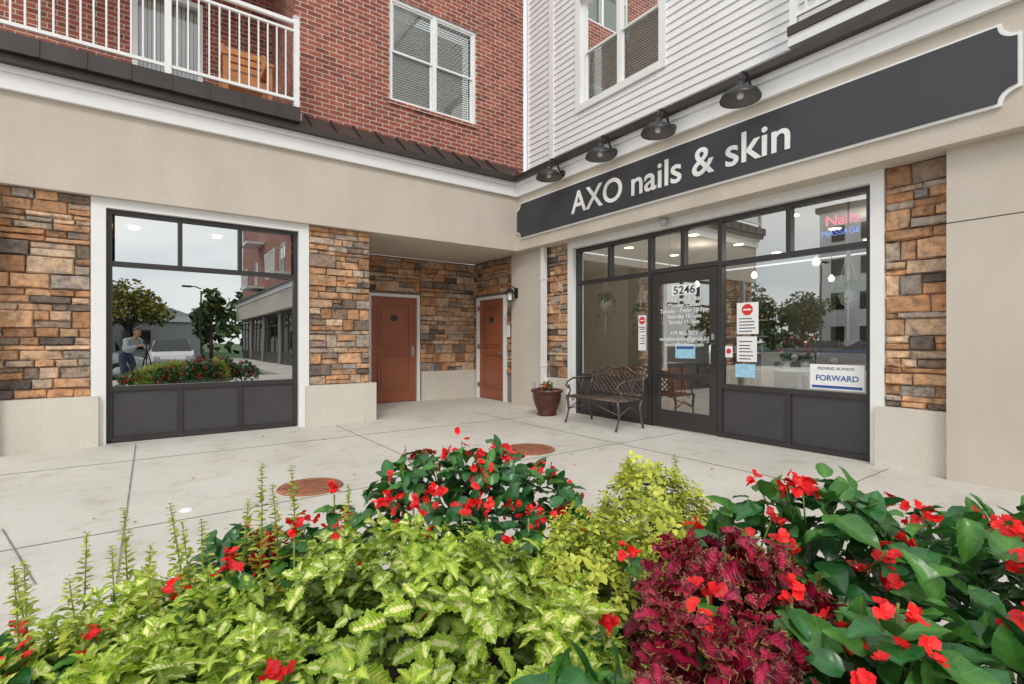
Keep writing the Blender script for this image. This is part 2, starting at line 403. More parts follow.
def railing(name,xf,a0,a1,n,z0,z1,posts,step=.115,returns=()):
    r=MB(xf)
    for p in posts: r.box(p-.035,p+.035,n-.035,n+.035,z0-.12,z1+.03,'white'); r.box(p-.045,p+.045,n-.045,n+.045,z1+.031,z1+.05,'white')
    r.box(a0,a1,n-.025,n+.025,z1-.05,z1,'white'); r.box(a0,a1,n-.018,n+.018,z0,z0+.04,'white'); r.box(a0,a1,n-.016,n+.016,z1-.16,z1-.13,'white')
    a=a0+.06
    while a<a1-.03:
        if all(abs(a-p)>.05 for p in posts): r.box(a-.009,a+.009,n-.009,n+.009,z0+.04,z1-.13,'white')
        a+=step
    return r.build(name,bld)
railing('balcony_railing',ident,-2.2,1.68,7.53,4.66,5.80,[-2.16,.18,1.68])
b2=MB(xfS); b2.box(-1.4,2.75,.03,.30,4.72,4.82,'roof'); b2.box(-1.4,2.75,.03,.28,4.6,4.718,'white'); b2.build('upper_balcony_slab',bld)
railing('upper_balcony_railing',xfS,-1.4,2.72,.24,4.92,5.95,[2.70,.9,-1.36])
for j,(yy) in enumerate((-4.2,-13.0,-21.8)):
    b3=MB(xfS); b3.box(yy-1.2,yy+1.2,.002,1.1,4.75,4.9,'white'); b3.box(yy-1.2,yy+1.2,.002,1.1,7.75,7.9,'white'); b3.build('south_balcony_slab_%d'%j,bld)
    railing('south_balcony_railing_%d'%j,xfS,yy-1.2,yy+1.2,1.05,5.0,6.0,[yy-1.17,yy+1.17])
# ------------------------------------------------------------------ storefronts
w=MB(xfL)
w.box(-.575,-.434,-.2,.05,.0,2.885,'white'); w.box(1.776,1.92,-.2,.05,0,2.885,'white'); w.box(-.575,1.92,-.2,.05,2.886,3.0,'white')
A0,A1=-.434,1.776
w.box(A0,A0+.055,-.12,-.02,.03,2.885,'bronze'); w.box(A1-.055,A1,-.12,-.02,.03,2.885,'bronze')
a,b_=A0+.055,A1-.055
for z0,z1 in((.0,.07),(.64,.70),(2.19,2.25),(2.83,2.885)): w.box(a,b_,-.12,-.021,z0,z1,'bronze')
th=(b_-a)/3
for i in(1,2):
    w.box(a+i*th-.026,a+i*th+.026,-.118,-.022,2.25,2.83,'bronze'); w.box(a+i*th-.026,a+i*th+.026,-.118,-.022,.07,.64,'bronze')
w.poly([(a,-.07,.7),(b_,-.07,.7),(b_,-.07,2.19),(a,-.07,2.19)],'glassL')
for i in range(3): w.poly([(a+i*th+.026,-.07,2.25),(a+(i+1)*th-.026,-.07,2.25),(a+(i+1)*th-.026,-.07,2.83),(a+i*th+.026,-.07,2.83)],'glassL')
for i in range(3): w.box(a+i*th+(.027 if i else .001),a+(i+1)*th-(.027 if i<2 else .001),-.11,-.05,.071,.639,'panel')
w.build('left_storefront_window',bld)
w=MB(); w.box(-.8,2.3,8.9,10.9,0,.02,'int_floor'); w.box(-1.9,2.5,10.9,10.95,0,3.0,'dark')
for x in(-.2,.9,): w.lathe((x,9.6,2.98),[(.0,0),(.07,0),(.07,.02)],'bulb',12)
w.build('left_interior',bld)
w=MB(xfR)
w.box(1.87,1.99,-.2,.06,0,2.885,'white'); w.box(6.45,6.58,-.2,.06,0,2.885,'white'); w.box(1.87,6.58,-.2,.06,2.886,3.0,'white')
def fr(a0,a1,z0,z1,n0=-.12,n1=-.02,m='bronze'): w.box(a0,a1,n0,n1,z0,z1,m)
for c0,c1 in((1.99,2.05),(6.39,6.45),(4.82,4.88),(3.68,3.74)): fr(c0,c1,0,2.885)
def bay(a0,a1,mulls,sub=None):
    for z0,z1 in((0,.06),(.64,.70),(2.25,2.31),(2.825,2.885)): fr(a0,a1,z0,z1,-.12,-.021)
    xs=[a0]+[m for m in mulls]+[a1]
    for m_ in mulls:
        fr(m_-.028,m_+.028,2.31,2.825,-.118,-.022); fr(m_-.028,m_+.028,.06,.64,-.118,-.022)
    for i in range(len(xs)-1):
        l=xs[i]+(.028 if i else 0); r=xs[i+1]-(.028 if i<len(xs)-2 else 0)
        w.poly([(l,-.07,2.31),(r,-.07,2.31),(r,-.07,2.825),(l,-.07,2.825)],'glassR')
        w.box(l+.001,r-.001,-.11,-.05,.061,.639,'panel')
    w.poly([(a0,-.072,.7),(a1,-.072,.7),(a1,-.072,2.25),(a0,-.072,2.25)],'glassR')
bay(2.05,3.68,[2.84]); bay(4.88,6.39,[5.67])
for z0,z1 in((2.27,2.33),(2.825,2.885)): fr(3.74,4.82,z0,z1,-.12,-.021)
fr(4.25,4.31,2.33,2.825,-.118,-.022)
for l,r in((3.74,4.25),(4.31,4.82)): w.poly([(l,-.07,2.33),(r,-.07,2.33),(r,-.07,2.825),(l,-.07,2.825)],'glassR')
w.build('right_storefront',bld)
w=MB(xfR); y=.35
while y>-27:
    a1=y-.7; a0=y-5.1
    if a0<yend: break
    w.box(a0,a1,-.12,-.05,0,.66,'panel'); w.box(a0,a1,-.12,-.04,2.2,2.27,'bronze'); w.box(a0,a1,-.12,-.04,2.83,3.0,'bronze')
    for k in range(4): w.box(a0+k*(a1-a0)/3-.03,a0+k*(a1-a0)/3+.03,-.118,-.038,.66,2.83,'bronze')
    w.poly([(a0,-.08,.66),(a1,-.08,.66),(a1,-.08,2.83),(a0,-.08,2.83)],'glassR'); y-=5.1
w.build('south_shopfronts',bld)
d=MB(xfR)
d.box(3.75,3.87,-.09,-.03,.02,2.26,'bronze'); d.box(4.69,4.81,-.09,-.03,.02,2.26,'bronze'); d.box(3.87,4.69,-.088,-.032,2.10,2.26,'bronze'); d.box(3.87,4.69,-.088,-.032,.02,.26,'bronze'); d.box(3.87,4.69,-.088,-.032,.72,.80,'bronze')
d.poly([(3.87,-.06,.26),(4.69,-.06,.26),(4.69,-.06,.72),(3.87,-.06,.72)],'glassR'); d.poly([(3.87,-.06,.8),(4.69,-.06,.8),(4.69,-.06,2.1),(3.87,-.06,2.1)],'glassR')
d.tube([(3.81,-.03,.95),(3.81,.05,.97),(3.81,.05,1.2),(3.81,-.03,1.22)],.014,'steel'); d.box(3.79,3.83,-.03,-.015,1.28,1.36,'steel')
d.build('glass_entrance_door',bld)
I=MB()
I.box(6.35,11.5,1.01,7.1,.0,.02,'int_floor'); I.box(11.5,11.6,1.01,7.1,0,3,'int_wall'); I.box(6.35,11.5,1.01,1.05,0,3,'int_wall'); I.box(6.35,11.5,7.1,7.2,0,3,'int_wall'); I.box(6.31,11.6,1.01,7.2,3.05,3.09,'int_wall')
I.box(9.6,10.2,2.0,5.0,.02,1.05,'white'); I.box(7.5,8.1,5.6,6.9,.02,.75,'wood'); I.box(10.6,10.7,5.3,6.8,.02,2.1,'dark')
I.box(11.44,11.5,2.2,4.4,1.3,2.2,'dark')
for k in range(5):
    I.box(10.5,10.6,5.35,6.75,.3+k*.35,.33+k*.35,'white')
    for j in range(9): I.lathe((10.52,5.45+j*.15,.33+k*.35),[(0,0),(.025,0),(.025,.09),(.01,.13),(0,.13)],random.choice(['red','paper','blueprint','wood']),6)
for (x,y) in((7.4,2.4),(7.9,3.3),(8.6,4.6),(7.3,5.4),(9.3,2.9),(9.0,6.0),(7.9,2.0),(10.2,4.0)):
    I.tube([(x,y,3.05),(x,y,2.5)],.006,'black',6); I.lathe((x,y,2.42),[(0,-.055),(.035,-.04),(.055,0),(.04,.035),(.012,.07)],'bulb',8)
for x in(7.4,8.8,10.2):
    for y in(1.8,3.4,5.0,6.4): I.lathe((x,y,3.045),[(0,0),(.09,0),(.09,.004)],'bulb',8)
I.build('salon_interior',bld)
for (x,y) in((8.2,2.6),(8.2,5.4)):
    ld=bpy.data.lights.new('salon_ceiling_light','POINT'); ld.energy=24; ld.color=(1,.88,.72); ld.shadow_soft_size=.15
    lo=bpy.data.objects.new('salon_ceiling_light',ld); scene.collection.objects.link(lo); lo.location=(x,y,2.75); lo.parent=bld
for (x,y) in((7.6,2.2),(8.6,3.6)):
    e=empty('manicure_table'); t=MB(); t.box(x-.25,x+.25,y-.5,y+.5,.72,.76,'white')
    for dx in(-.22,.18):
        for dy in(-.47,.43): t.box(x+dx,x+dx+.04,y+dy,y+dy+.04,.02,.72,'white')
    t.box(x-.2,x+.2,y+.2,y+.42,.45,.715,'white'); t.tube([(x,y,.76),(x,y,1.05),(x-.15,y,1.15)],.012,'black',6); t.build('table',e)
    e=empty('salon_chair'); t=MB(); cx=x-.65
    t.lathe((cx,y,.02),[(.24,0),(.24,.02),(.03,.05),(.03,.40)],'steel',14); t.box(cx-.22,cx+.22,y-.22,y+.22,.42,.50,'black'); t.box(cx-.25,cx-.19,y-.22,y+.22,.501,.95,'black'); t.build('chair',e,bevel=.02)
tb=empty('display_table')
t=MB(); t.lathe((6.62,2.95,.88),[(0,0),(.30,0),(.30,.03),(0,.03)],'white',24); t.lathe((6.62,2.95,.02),[(.2,0),(.2,.02),(.03,.05),(.03,.86)],'white',16)
t.build('table_top',tb)
def pdoor(name,xf0,a0,a1,zt,hinge=1):
    xf=lambda s,n,z:xf0(s,n+.024,z)
    d=MB(xf); f=.06
    d.box(a0-f,a0,-.022,.05,0,zt+f,'white'); d.box(a1,a1+f,-.022,.05,0,zt+f,'white'); d.box(a0,a1,-.022,.05,zt,zt+f,'white')
    d.box(a0+.004,a1-.004,-.02,-.006,.015,zt-.004,'door')
    for z0,z1 in((.25,1.0),(1.13,zt-.17)):
        l,r=a0+.15,a1-.15
        for q0,q1,p0,p1 in((l,r,z0,z0+.03),(l,r,z1-.03,z1),(l,l+.03,z0+.03,z1-.03),(r-.03,r,z0+.03,z1-.03)): d.box(q0,q1,-.0065,.010,p0,p1,'door')
        d.box(l+.07,r-.07,-.0065,.006,z0+.07,z1-.07,'door')
    k=a1-.08 if hinge else a0+.08
    d.tube([(k,-.01,1.02),(k,.05,1.02),(k+(-.1 if hinge else .1),.055,1.02)],.011,'steel'); d.box(k-.028,k+.028,-.0065,.002,.95,1.16,'steel')
    for z in(.25,1.1,1.95):
        hx=a0 if hinge else a1; d.box(hx-.012,hx+.012,-.005,.053,z,z+.1,'steel')
    d.box((a0+a1)/2-.07,(a0+a1)/2+.07,.0065,.009,1.68,1.80,'ink')
    return d.build(name,bld,bevel=.002)
pdoor('utility_door_back',xfB,3.58,4.58,2.18); pdoor('utility_door_side',xfR,8.56,9.56,2.18,0)
p=MB(xfR); p.box(8.32,8.42,.06,.075,1.35,1.6,'paper'); p.box(7.35,7.45,.151,.17,.35,.5,'grey') ; p.build('wall_plates',bld)
# ------------------------------------------------------------------ sign
sg=empty('storefront_sign')
def signpoly(y0,y1,z0,z1,r):
    pts=[]
    def arc(cy,cz,a0,a1,n=8):
        for i in range(n+1):
            a=math.radians(a0+(a1-a0)*i/n); pts.append((cy+r*math.cos(a),cz+r*math.sin(a)))
    pts.append((y0+r,z0)); pts.append((y1-r,z0)); 
    arc(y1,z0,180,90); pts.append((y1,z1-r)); arc(y1,z1,270,180); pts.append((y0+r,z1)); arc(y0,z1,0,-90); pts.append((y0,z0+r)); arc(y0,z0,90,0)
    out=[]
    for q in pts:
        if not out or (abs(q[0]-out[-1][0])+abs(q[1]-out[-1][1]))>1e-4: out.append(q)
    if abs(out[0][0]-out[-1][0])+abs(out[0][1]-out[-1][1])<1e-4: out.pop()
    return out
s=MB(lambda a,b,c:(b,a,c))
s.prism(signpoly(.84,7.68,3.20,3.88,.12),5.685,5.719,'signwhite'); s.prism(signpoly(.865,7.655,3.225,3.855,.12),5.67,5.684,'sign')
s.build('sign_board',sg)
text('sign_lettering','AXO nails & skin','signwhite',(5.664,6.12,3.375),(0,-1,0),width=3.50,parent=sg,ext=.005,off=.012)
for i,yy in enumerate((3.02,4.14,5.17,6.33)):
    e=empty('gooseneck_lamp'); g=MB()
    g.lathe((0,0,0),[(0,0),(.06,0),(.06,.03),(0,.03)],'black',16,xf=lambda a,b,c:(5.66-c,yy+a,4.10+b))
    pts=[(5.64,yy,4.10),(5.60,yy,4.11),(5.565,yy,4.16),(5.54,yy,4.23),(5.49,yy,4.285),(5.43,yy,4.30),(5.375,yy,4.275),(5.35,yy,4.22),(5.35,yy,4.13)]
    g.tube(pts,.016,'black',8)
    g.lathe((5.35,yy,3.96),[(.215,0),(.218,.014),(.195,.065),(.13,.11),(.065,.135),(.05,.16),(.05,.20),(.02,.21)],'black',28)
    g.lathe((5.35,yy,3.96),[(.21,.002),(.19,.060),(.125,.105),(.03,.12)],'shade_in',28)
    g.lathe((5.35,yy,4.0),[(0,-.03),(.03,-.02),(.04,.01),(.02,.06)],'paper',12)
    g.build('lamp_body',e,recalc=False)
e=empty('soffit_light'); g=MB(); g.lathe((5.88,4.45,2.99),[(0,-.10),(.04,-.09),(.06,-.05),(.06,0),(.0,.008)],'grey',16); g.build('housing',e)
e=empty('wall_lantern'); g=MB(); cx,cy,cz=5.74,7.98,2.2
g.box(5.885,5.90,cy-.05,cy+.05,2.12,2.32,'black'); g.tube([(5.89,cy,2.28),(5.82,cy,2.34),(5.75,cy,2.34),(5.74,cy,2.30)],.012,'black')
g.lathe((cx,cy,2.05),[(0,0),(.06,0),(.07,.02),(.02,.02)],'black',14); g.lathe((cx,cy,2.07),[(.045,0),(.055,.15)],'paper',14)
g.lathe((cx,cy,2.22),[(.11,-.01),(.10,.0),(.06,.06),(.03,.09),(0,.10)],'black',14)
for k in range(4): a=k*math.pi/2; g.tube([(cx+.065*math.cos(a),cy+.065*math.sin(a),2.06),(cx+.075*math.cos(a),cy+.075*math.sin(a),2.22)],.006,'black',6)
g.build('lantern_body',e)
e=empty('downpipe'); g=MB(); g.box(5.86,5.935,7.08,7.18,.12,2.998,'white'); g.prism([(5.80,.05),(5.80,.10),(5.875,.14),(5.935,.14),(5.935,.05)],7.08,7.18,'white')
for z in(.8,2.4): g.box(5.85,5.94,7.07,7.19,z,z+.03,'white')
g.build('pipe',e)
e=empty('downpipe'); g=MB(); g.box(-1.46,-1.38,7.60,7.71,.03,2.998,'grey'); g.box(-1.48,-1.36,7.59,7.72,1.5,1.53,'grey'); g.build('pipe',e)
# ------------------------------------------------------------------ posters
ps=empty('window_posters'); g=MB(xfR)
g.box(4.08,4.48,-.056,-.053,1.915,2.07,'paper')
g.box(4.10,4.42,-.055,-.053,1.02,1.22,'blueprint'); g.box(4.12,4.40,-.0525,-.052,1.15,1.20,'inkblue')
g.box(4.95,5.10,-.069,-.066,1.12,1.66,'paper')
g.box(3.22,3.50,-.069,-.066,1.35,1.75,'paper'); g.box(3.24,3.5,-.069,-.066,1.0,1.32,'paper'); g.box(3.26,3.52,-.069,-.066,.80,.97,'blueprint') 
g.box(3.56,3.66,-.069,-.066,1.05,1.2,'paper')
g.box(2.08,2.62,-.069,-.066,.72,1.0,'paper'); g.box(2.10,2.60,-.0655,-.065,.735,.765,'inkblue')
def octo(cy,cz,r): g.prism([(cy+r*math.cos(math.radians(22.5+45*k)),cz+r*math.sin(math.radians(22.5+45*k))) for k in range(8)],-.065,-.062,'red')
octo(5.025,1.58,.06); octo(3.36,1.66,.075); octo(3.61,1.13,.035)
g.box(4.985,5.065,-.0615,-.061,1.572,1.588,'paper'); g.box(3.31,3.41,-.0615,-.061,1.65,1.67,'paper')
for z in(1.22,1.26,1.30,1.34,1.40,1.44,1.47): g.box(4.97,random.uniform(5.04,5.09),-.0655,-.065,z,z+.012,'ink')
for z in(1.38,1.42,1.46,1.50,1.54): g.box(random.uniform(3.25,3.30),3.47,-.0655,-.065,z,z+.012,'ink')
for z in(1.03,1.07,1.12,1.16,1.20,1.25): g.box(random.uniform(3.27,3.33),3.47,-.0655,-.065,z,z+.012,'ink')
g.build('poster_sheets',ps)
text('street_number','5246','ink',(XR+.0505,4.455,1.935),(0,-1,0),width=.35,height=.115,parent=ps,ext=.001,off=.01)
text('door_lettering','AXO nails & skin\nMonday: Closed\nTuesday - Friday 10-7pm\nSaturday 10-5pm\nSunday 11-5pm\n \n419-962-5077\naxonailsandskin@gmail.com\naxonailandskin.com','signwhite',(XR+.052,4.28,1.83),(0,-1,0),size=.08,parent=ps,ext=.001,align='CENTER',spacing=1.0,off=.001)
text('forward_lettering','FORWARD','inkblue',(XR+.064,2.56,.82),(0,-1,0),width=.42,parent=ps,ext=.001,off=.015)
text('campaign_lettering','MOVING ALWAYS','ink',(XR+.064,2.54,.94),(0,-1,0),width=.36,parent=ps,ext=.001)
ns=empty('neon_sign')
text('neon_script','Nails','neonp',(6.5,2.62,2.62),(0,-1,0),width=.34,parent=ns,ext=.003); text('neon_line','MASSAGE','neonb',(6.5,2.66,2.50),(0,-1,0),width=.40,parent=ns,ext=.003)
# ------------------------------------------------------------------ leaves
def leafproto(ny=8,nx=2,wid=.3,p=.6,q=.9,jag=0,fold=.2,droop=.25,wave=0,curl=0):
    mx=max((t/100)**p*(1-t/100)**q for t in range(1,100)); V=[];UV=[]
    for i in range(ny+1):
        t=i/ny; w=wid*(t**p*(1-t)**q)/mx
        for c in range(-nx,nx+1):
            a=c/nx; ww=w
            if abs(c)==nx: ww*=1+(jag if i%2 else -jag)
            x=a*ww+curl*t*t; z=fold*abs(x-curl*t*t)-droop*t*t+wave*math.sin(t*14+a*2)*abs(a)
            V.append((x,t-(jag*.12 if (abs(c)==nx and i%2) else 0),z)); UV.append((.5+.5*a,t))
    F=[]; k=2*nx+1
    for i in range(ny):
        for c in range(2*nx): F.append((i*k+c,i*k+c+1,(i+1)*k+c+1,(i+1)*k+c))
    return np.array(V),np.array(F),np.array(UV)
class Fol:
    def __init__(s): s.it={}
    def add(s,key,pos,d,n,sc,r): s.it.setdefault(key,[]).append((*pos,*d,*n,sc,r))
    def build(s,name,protos,parent=None):
        Vs=[];Fs=[];UVs=[];Rs=[];Mi=[];mats=[];off=0
        for key,L in s.it.items():
            pv,pf,puv,mat=protos[key]; A=np.array(L,dtype=float); P=A[:,0:3]; Y=A[:,3:6]; N=A[:,6:9]; sc=A[:,9]; R=A[:,10]
            Y=Y/np.linalg.norm(Y,axis=1,keepdims=True); X=np.cross(Y,N); X/=np.linalg.norm(X,axis=1,keepdims=True)+1e-9; Z=np.cross(X,Y)
            V=P[:,None,:]+sc[:,None,None]*(pv[None,:,0:1]*X[:,None,:]+pv[None,:,1:2]*Y[:,None,:]+pv[None,:,2:3]*Z[:,None,:])
            n=len(A); k=len(pv); F=(pf[None]+(np.arange(n)*k)[:,None,None]+off).reshape(-1,4)
            Vs.append(V.reshape(-1,3)); Fs.append(F); UVs.append(np.tile(puv[pf.ravel()],(n,1))); Rs.append(np.repeat(R,k))
            if mat not in mats: mats.append(mat)
            Mi.append(np.full(len(F),mats.index(mat))); off+=n*k
        V=np.concatenate(Vs);F=np.concatenate(Fs);UV=np.concatenate(UVs);R=np.concatenate(Rs);Mi=np.concatenate(Mi)
        me=bpy.data.meshes.new(name); me.vertices.add(len(V)); me.vertices.foreach_set('co',V.astype(np.float32).ravel())
        me.loops.add(F.size); me.loops.foreach_set('vertex_index',F.astype(np.int32).ravel())
        me.polygons.add(len(F)); me.polygons.foreach_set('loop_start',(np.arange(len(F))*4).astype(np.int32))
        for m in mats: me.materials.append(M[m])
        me.polygons.foreach_set('material_index',Mi.astype(np.int32)); me.polygons.foreach_set('use_smooth',np.ones(len(F),dtype=bool))
        me.update(calc_edges=True)
        u=me.uv_layers.new(name='UVMap'); u.data.foreach_set('uv',UV.astype(np.float32).ravel())
        a=me.attributes.new('rnd_shade','FLOAT','POINT'); a.data.foreach_set('value',R.astype(np.float32))
        me.validate(); o=bpy.data.objects.new(name,me); scene.collection.objects.link(o)
        if parent: o.parent=parent
        return o
def leafmat(name,mid,edge,rim=None,rimw=.9,vein=None,rough=.45,trans=.25,spec=.5,blotch=1.3,st=(.25,.65),detail=True,freq=48,vth=.86,bst=.3):
    m,nt,b=newmat(name); M[name]=m
    uv=nt.nodes.new('ShaderNodeUVMap').outputs[0]; sp=nt.nodes.new('ShaderNodeSeparateXYZ'); nt.links.new(uv,sp.inputs[0])
    def mth(op,a,bb=None):
        n=nt.nodes.new('ShaderNodeMath'); n.operation=op
        for i,v in enumerate((a,bb)):
            if v is None: continue
            if isinstance(v,(int,float)): n.inputs[i].default_value=v
            else: nt.links.new(v,n.inputs[i])
        return n.outputs[0]
    at=nt.nodes.new('ShaderNodeAttribute'); at.attribute_name='rnd_shade'
    if detail:
        side=mth('MULTIPLY',mth('ABSOLUTE',mth('SUBTRACT',sp.outputs[0],.5)),2.0)
        tc=nt.nodes.new('ShaderNodeTexCoord').outputs['Object']
        nz=noise(nt,tc,70,2)
        f=mth('ADD',side,mth('MULTIPLY',mth('SUBTRACT',nz,.5),blotch))
        col=ramp(nt,f,[(st[0],mid),(st[1],edge)])
        wv=mth('SINE',mth('MULTIPLY',mth('SUBTRACT',sp.outputs[1],mth('MULTIPLY',side,.22)),float(freq)))
        vn=mth('GREATER_THAN',wv,vth); md=mth('LESS_THAN',side,.05); vv=mth('MAXIMUM',vn,md)
        if vein: col=mixc(nt,mth('MULTIPLY',vv,.6),col,vein)
        if rim: col=mixc(nt,mth('GREATER_THAN',side,rimw),col,rim)
        bump(nt,b,wv,bst,.0014)
    else:
        col=mixc(nt,at.outputs['Fac'],edge,mid)
    br=ramp(nt,at.outputs['Fac'],[(0,(.28,.34,.26)),(.45,(.85,.88,.85)),(1,(1.25,1.2,1.12))])  # per-leaf tone: random variation plus shade painted into the colour
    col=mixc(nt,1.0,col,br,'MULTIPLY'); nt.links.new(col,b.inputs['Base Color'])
    b.inputs['Roughness'].default_value=rough; b.inputs['Specular IOR Level'].default_value=spec
    if trans>0:
        tr=nt.nodes.new('ShaderNodeBsdfTranslucent'); nt.links.new(col,tr.inputs[0])
        mx=nt.nodes.new('ShaderNodeMixShader'); mx.inputs[0].default_value=trans
        out=nt.nodes['Material Output']; nt.links.new(b.outputs[0],mx.inputs[1]); nt.links.new(tr.outputs[0],mx.inputs[2]); nt.links.new(mx.outputs[0],out.inputs[0])
leafmat('lime_leaf',(.86,.86,.40),(.29,.47,.015),vein=(.75,.78,.28),blotch=1.9,st=(.20,.38),bst=.45)
leafmat('lime_leaf_green',(.58,.68,.10),(.24,.42,.018),vein=(.64,.70,.2),blotch=1.2,st=(.15,.6),bst=.45)
leafmat('fine_lime_leaf',(.62,.66,.11),(.36,.46,.04),detail=False)
leafmat('begonia_leaf',(.034,.15,.036),(.025,.12,.03),vein=(.055,.20,.06),rough=.28,trans=.12,freq=24,vth=.965,bst=.12,blotch=.8)
leafmat('begonia_leaf_light',(.085,.25,.04),(.06,.20,.035),vein=(.13,.33,.08),rough=.28,trans=.2,freq=24,vth=.965,bst=.12,blotch=.8)
leafmat('crimson_leaf',(.50,.014,.072),(.13,.006,.022),rim=(.42,.30,.08),rimw=.92,vein=(.58,.04,.12),blotch=2.0,st=(.3,.55),bst=.45)
leafmat('red_petal',(.90,.020,.022),(.80,.010,.014),rough=.5,trans=.25,detail=False)
leafmat('pink_petal',(.8,.25,.35),(.7,.15,.25),rough=.5,trans=.3,detail=False)
leafmat('tree_leaf',(.07,.13,.03),(.05,.10,.02),rough=.6,detail=False,trans=0)
leafmat('tree_leaf_yellow',(.32,.28,.04),(.22,.22,.03),rough=.6,detail=False,trans=0)
M['stem']=simple('flower_stem_green',(.20,.28,.06),.6)
PR={
 'cole':(*leafproto(10,2,.36,.55,.75,.16,.22,.28,.03,.05),'lime_leaf'),
 'cole2':(*leafproto(10,2,.30,.6,.85,.17,.35,.50,.05,-.08),'lime_leaf_green'),
 'cole3':(*leafproto(10,2,.33,.6,.85,.17,.5,.15,.06,.1),'lime_leaf'),
 'fine':(*leafproto(4,1,.30,.6,.8,.12,.3,.2),'fine_lime_leaf'),
 'beg':(*leafproto(9,2,.33,.5,.85,.02,.28,.32,.025,.07),'begonia_leaf'),
 'beg2':(*leafproto(9,2,.32,.5,.85,.02,.38,.20,.03,-.06),'begonia_leaf_light'),
 'beg3':(*leafproto(9,2,.28,.55,.9,.02,.55,.45,.03,.12),'begonia_leaf_light'),
 'crim':(*leafproto(12,2,.42,.5,.65,.22,.25,.35,.08,.05),'crimson_leaf'),
 'crim2':(*leafproto(12,2,.36,.5,.7,.22,.5,.1,.10,-.08),'crimson_leaf'),
 'petal':(*leafproto(4,2,.50,.6,.35,.0,.15,.2,.08),'red_petal'),
 'ppetal':(*leafproto(4,1,.45,.6,.4,.0,.15,.2),'pink_petal'),
 'tleaf':(*leafproto(2,1,.4,.6,.6,0,.3,.2),'tree_leaf'),'tleafy':(*leafproto(2,1,.4,.6,.6,0,.3,.2),'tree_leaf_yellow'),
}
FW=np.array([.5873,.8093,0]); RT=np.array([.8093,-.5873,0]); UP=np.array([0,0,1.])
def bed(L,D,z): return RT*L+FW*D+UP*z
MD=[('cole',-.25,1.15,.35,.50,.42,.42),('cole',-.85,1.15,.28,.40,.40,.34),('cole',-.52,.88,.28,.36,.32,.40),('cole',.08,.90,.30,.28,.28,.40),
    ('beg',-.17,1.95,.35,.52,.32,.48),('fine',.48,1.72,.35,.25,.28,.46),('fine',.25,1.45,.3,.24,.25,.43),
    ('crim',.50,1.16,.35,.20,.20,.41),('crim',.28,.84,.28,.12,.13,.44),('crim',.46,.90,.28,.10,.10,.42),
    ('begr',.86,1.42,.35,.38,.34,.49),('begr',1.18,1.15,.35,.36,.34,.43),('begr',.70,.92,.30,.22,.18,.44),('begr',1.45,1.55,.3,.4,.35,.42),('begr',1.15,.85,.25,.34,.24,.44),('begr',.95,.95,.25,.25,.25,.46),
    ('begr',.66,1.38,.3,.16,.20,.47),
    ('begr',.12,.76,.30,.11,.10,.48),('beg',-.78,1.62,.30,.28,.24,.36),('beg',-1.2,1.05,.28,.22,.25,.28)]
def inside(p,skip):
    for i,(k,L,D,z,a,b_,c) in enumerate(MD):
        if i==skip: continue
        q=p-bed(L,D,z); l=q@RT; d_=q@FW; h=q[2]
        if h<0: continue
        if (l/a)**2+(d_/b_)**2+(h/c)**2<.78: return True
    return False
def unit(v): return v/ (np.linalg.norm(v)+1e-9)
def rnd3(): return rng.normal(size=3)
def lump(p): return math.sin(p[0]*17+p[2]*9)*math.sin(p[1]*15+1.3+p[2]*7)
bedE=empty('flower_bed')
fols={k:Fol() for k in('cole','fine','beg','crim')}; stems=MB()
def whorl(fol,key,p,a,S,levels,r,el0=5,elstep=24):
    a=unit(a); x=unit(np.cross(a,[.3,.2,.9])); y=np.cross(a,x); ph=rng.uniform(0,6.28); yk=rng.random()
    for k in range(levels):
        sz=S*(1-.27*k)*rng.uniform(.75,1.25)
        for j in range(2):
            az=ph+k*math.pi/2+j*math.pi+rng.uniform(-.35,.35); el=math.radians(el0+elstep*k+rng.uniform(-22,18))
            rad=x*math.cos(az)+y*math.sin(az)
            d=rad*math.cos(el)+a*math.sin(el); n=a*math.cos(el)-rad*math.sin(el)+rnd3()*.18
            kk=key
            if key=='cole': kk='cole' if yk<.40 else ('cole3' if yk<.62 else 'cole2')
            if key=='crim' and yk<.45: kk='crim2'
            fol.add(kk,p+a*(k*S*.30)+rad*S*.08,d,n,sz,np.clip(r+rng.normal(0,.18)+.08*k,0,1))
def flower_cluster(fol,p,out,n,S,key='petal'):
    for i in range(n):
        c=p+rnd3()*S*.8; nn=unit(out+rnd3()*.6); x=unit(np.cross(nn,[.1,.9,.3])); y=np.cross(nn,x); ph=rng.uniform(0,6)
        r=rng.uniform(.35,1)
        for k in range(4 if rng.random()<.6 else 5):
            az=ph+k*math.pi/2+rng.uniform(-.25,.25); rad=x*math.cos(az)+y*math.sin(az); el=rng.uniform(.0,.9)
            fol.add(key,c,rad*math.cos(el)+nn*math.sin(el),nn*math.cos(el)-rad*math.sin(el),S*(1.0 if k%2 else .72)*rng.uniform(.7,1.2),r)
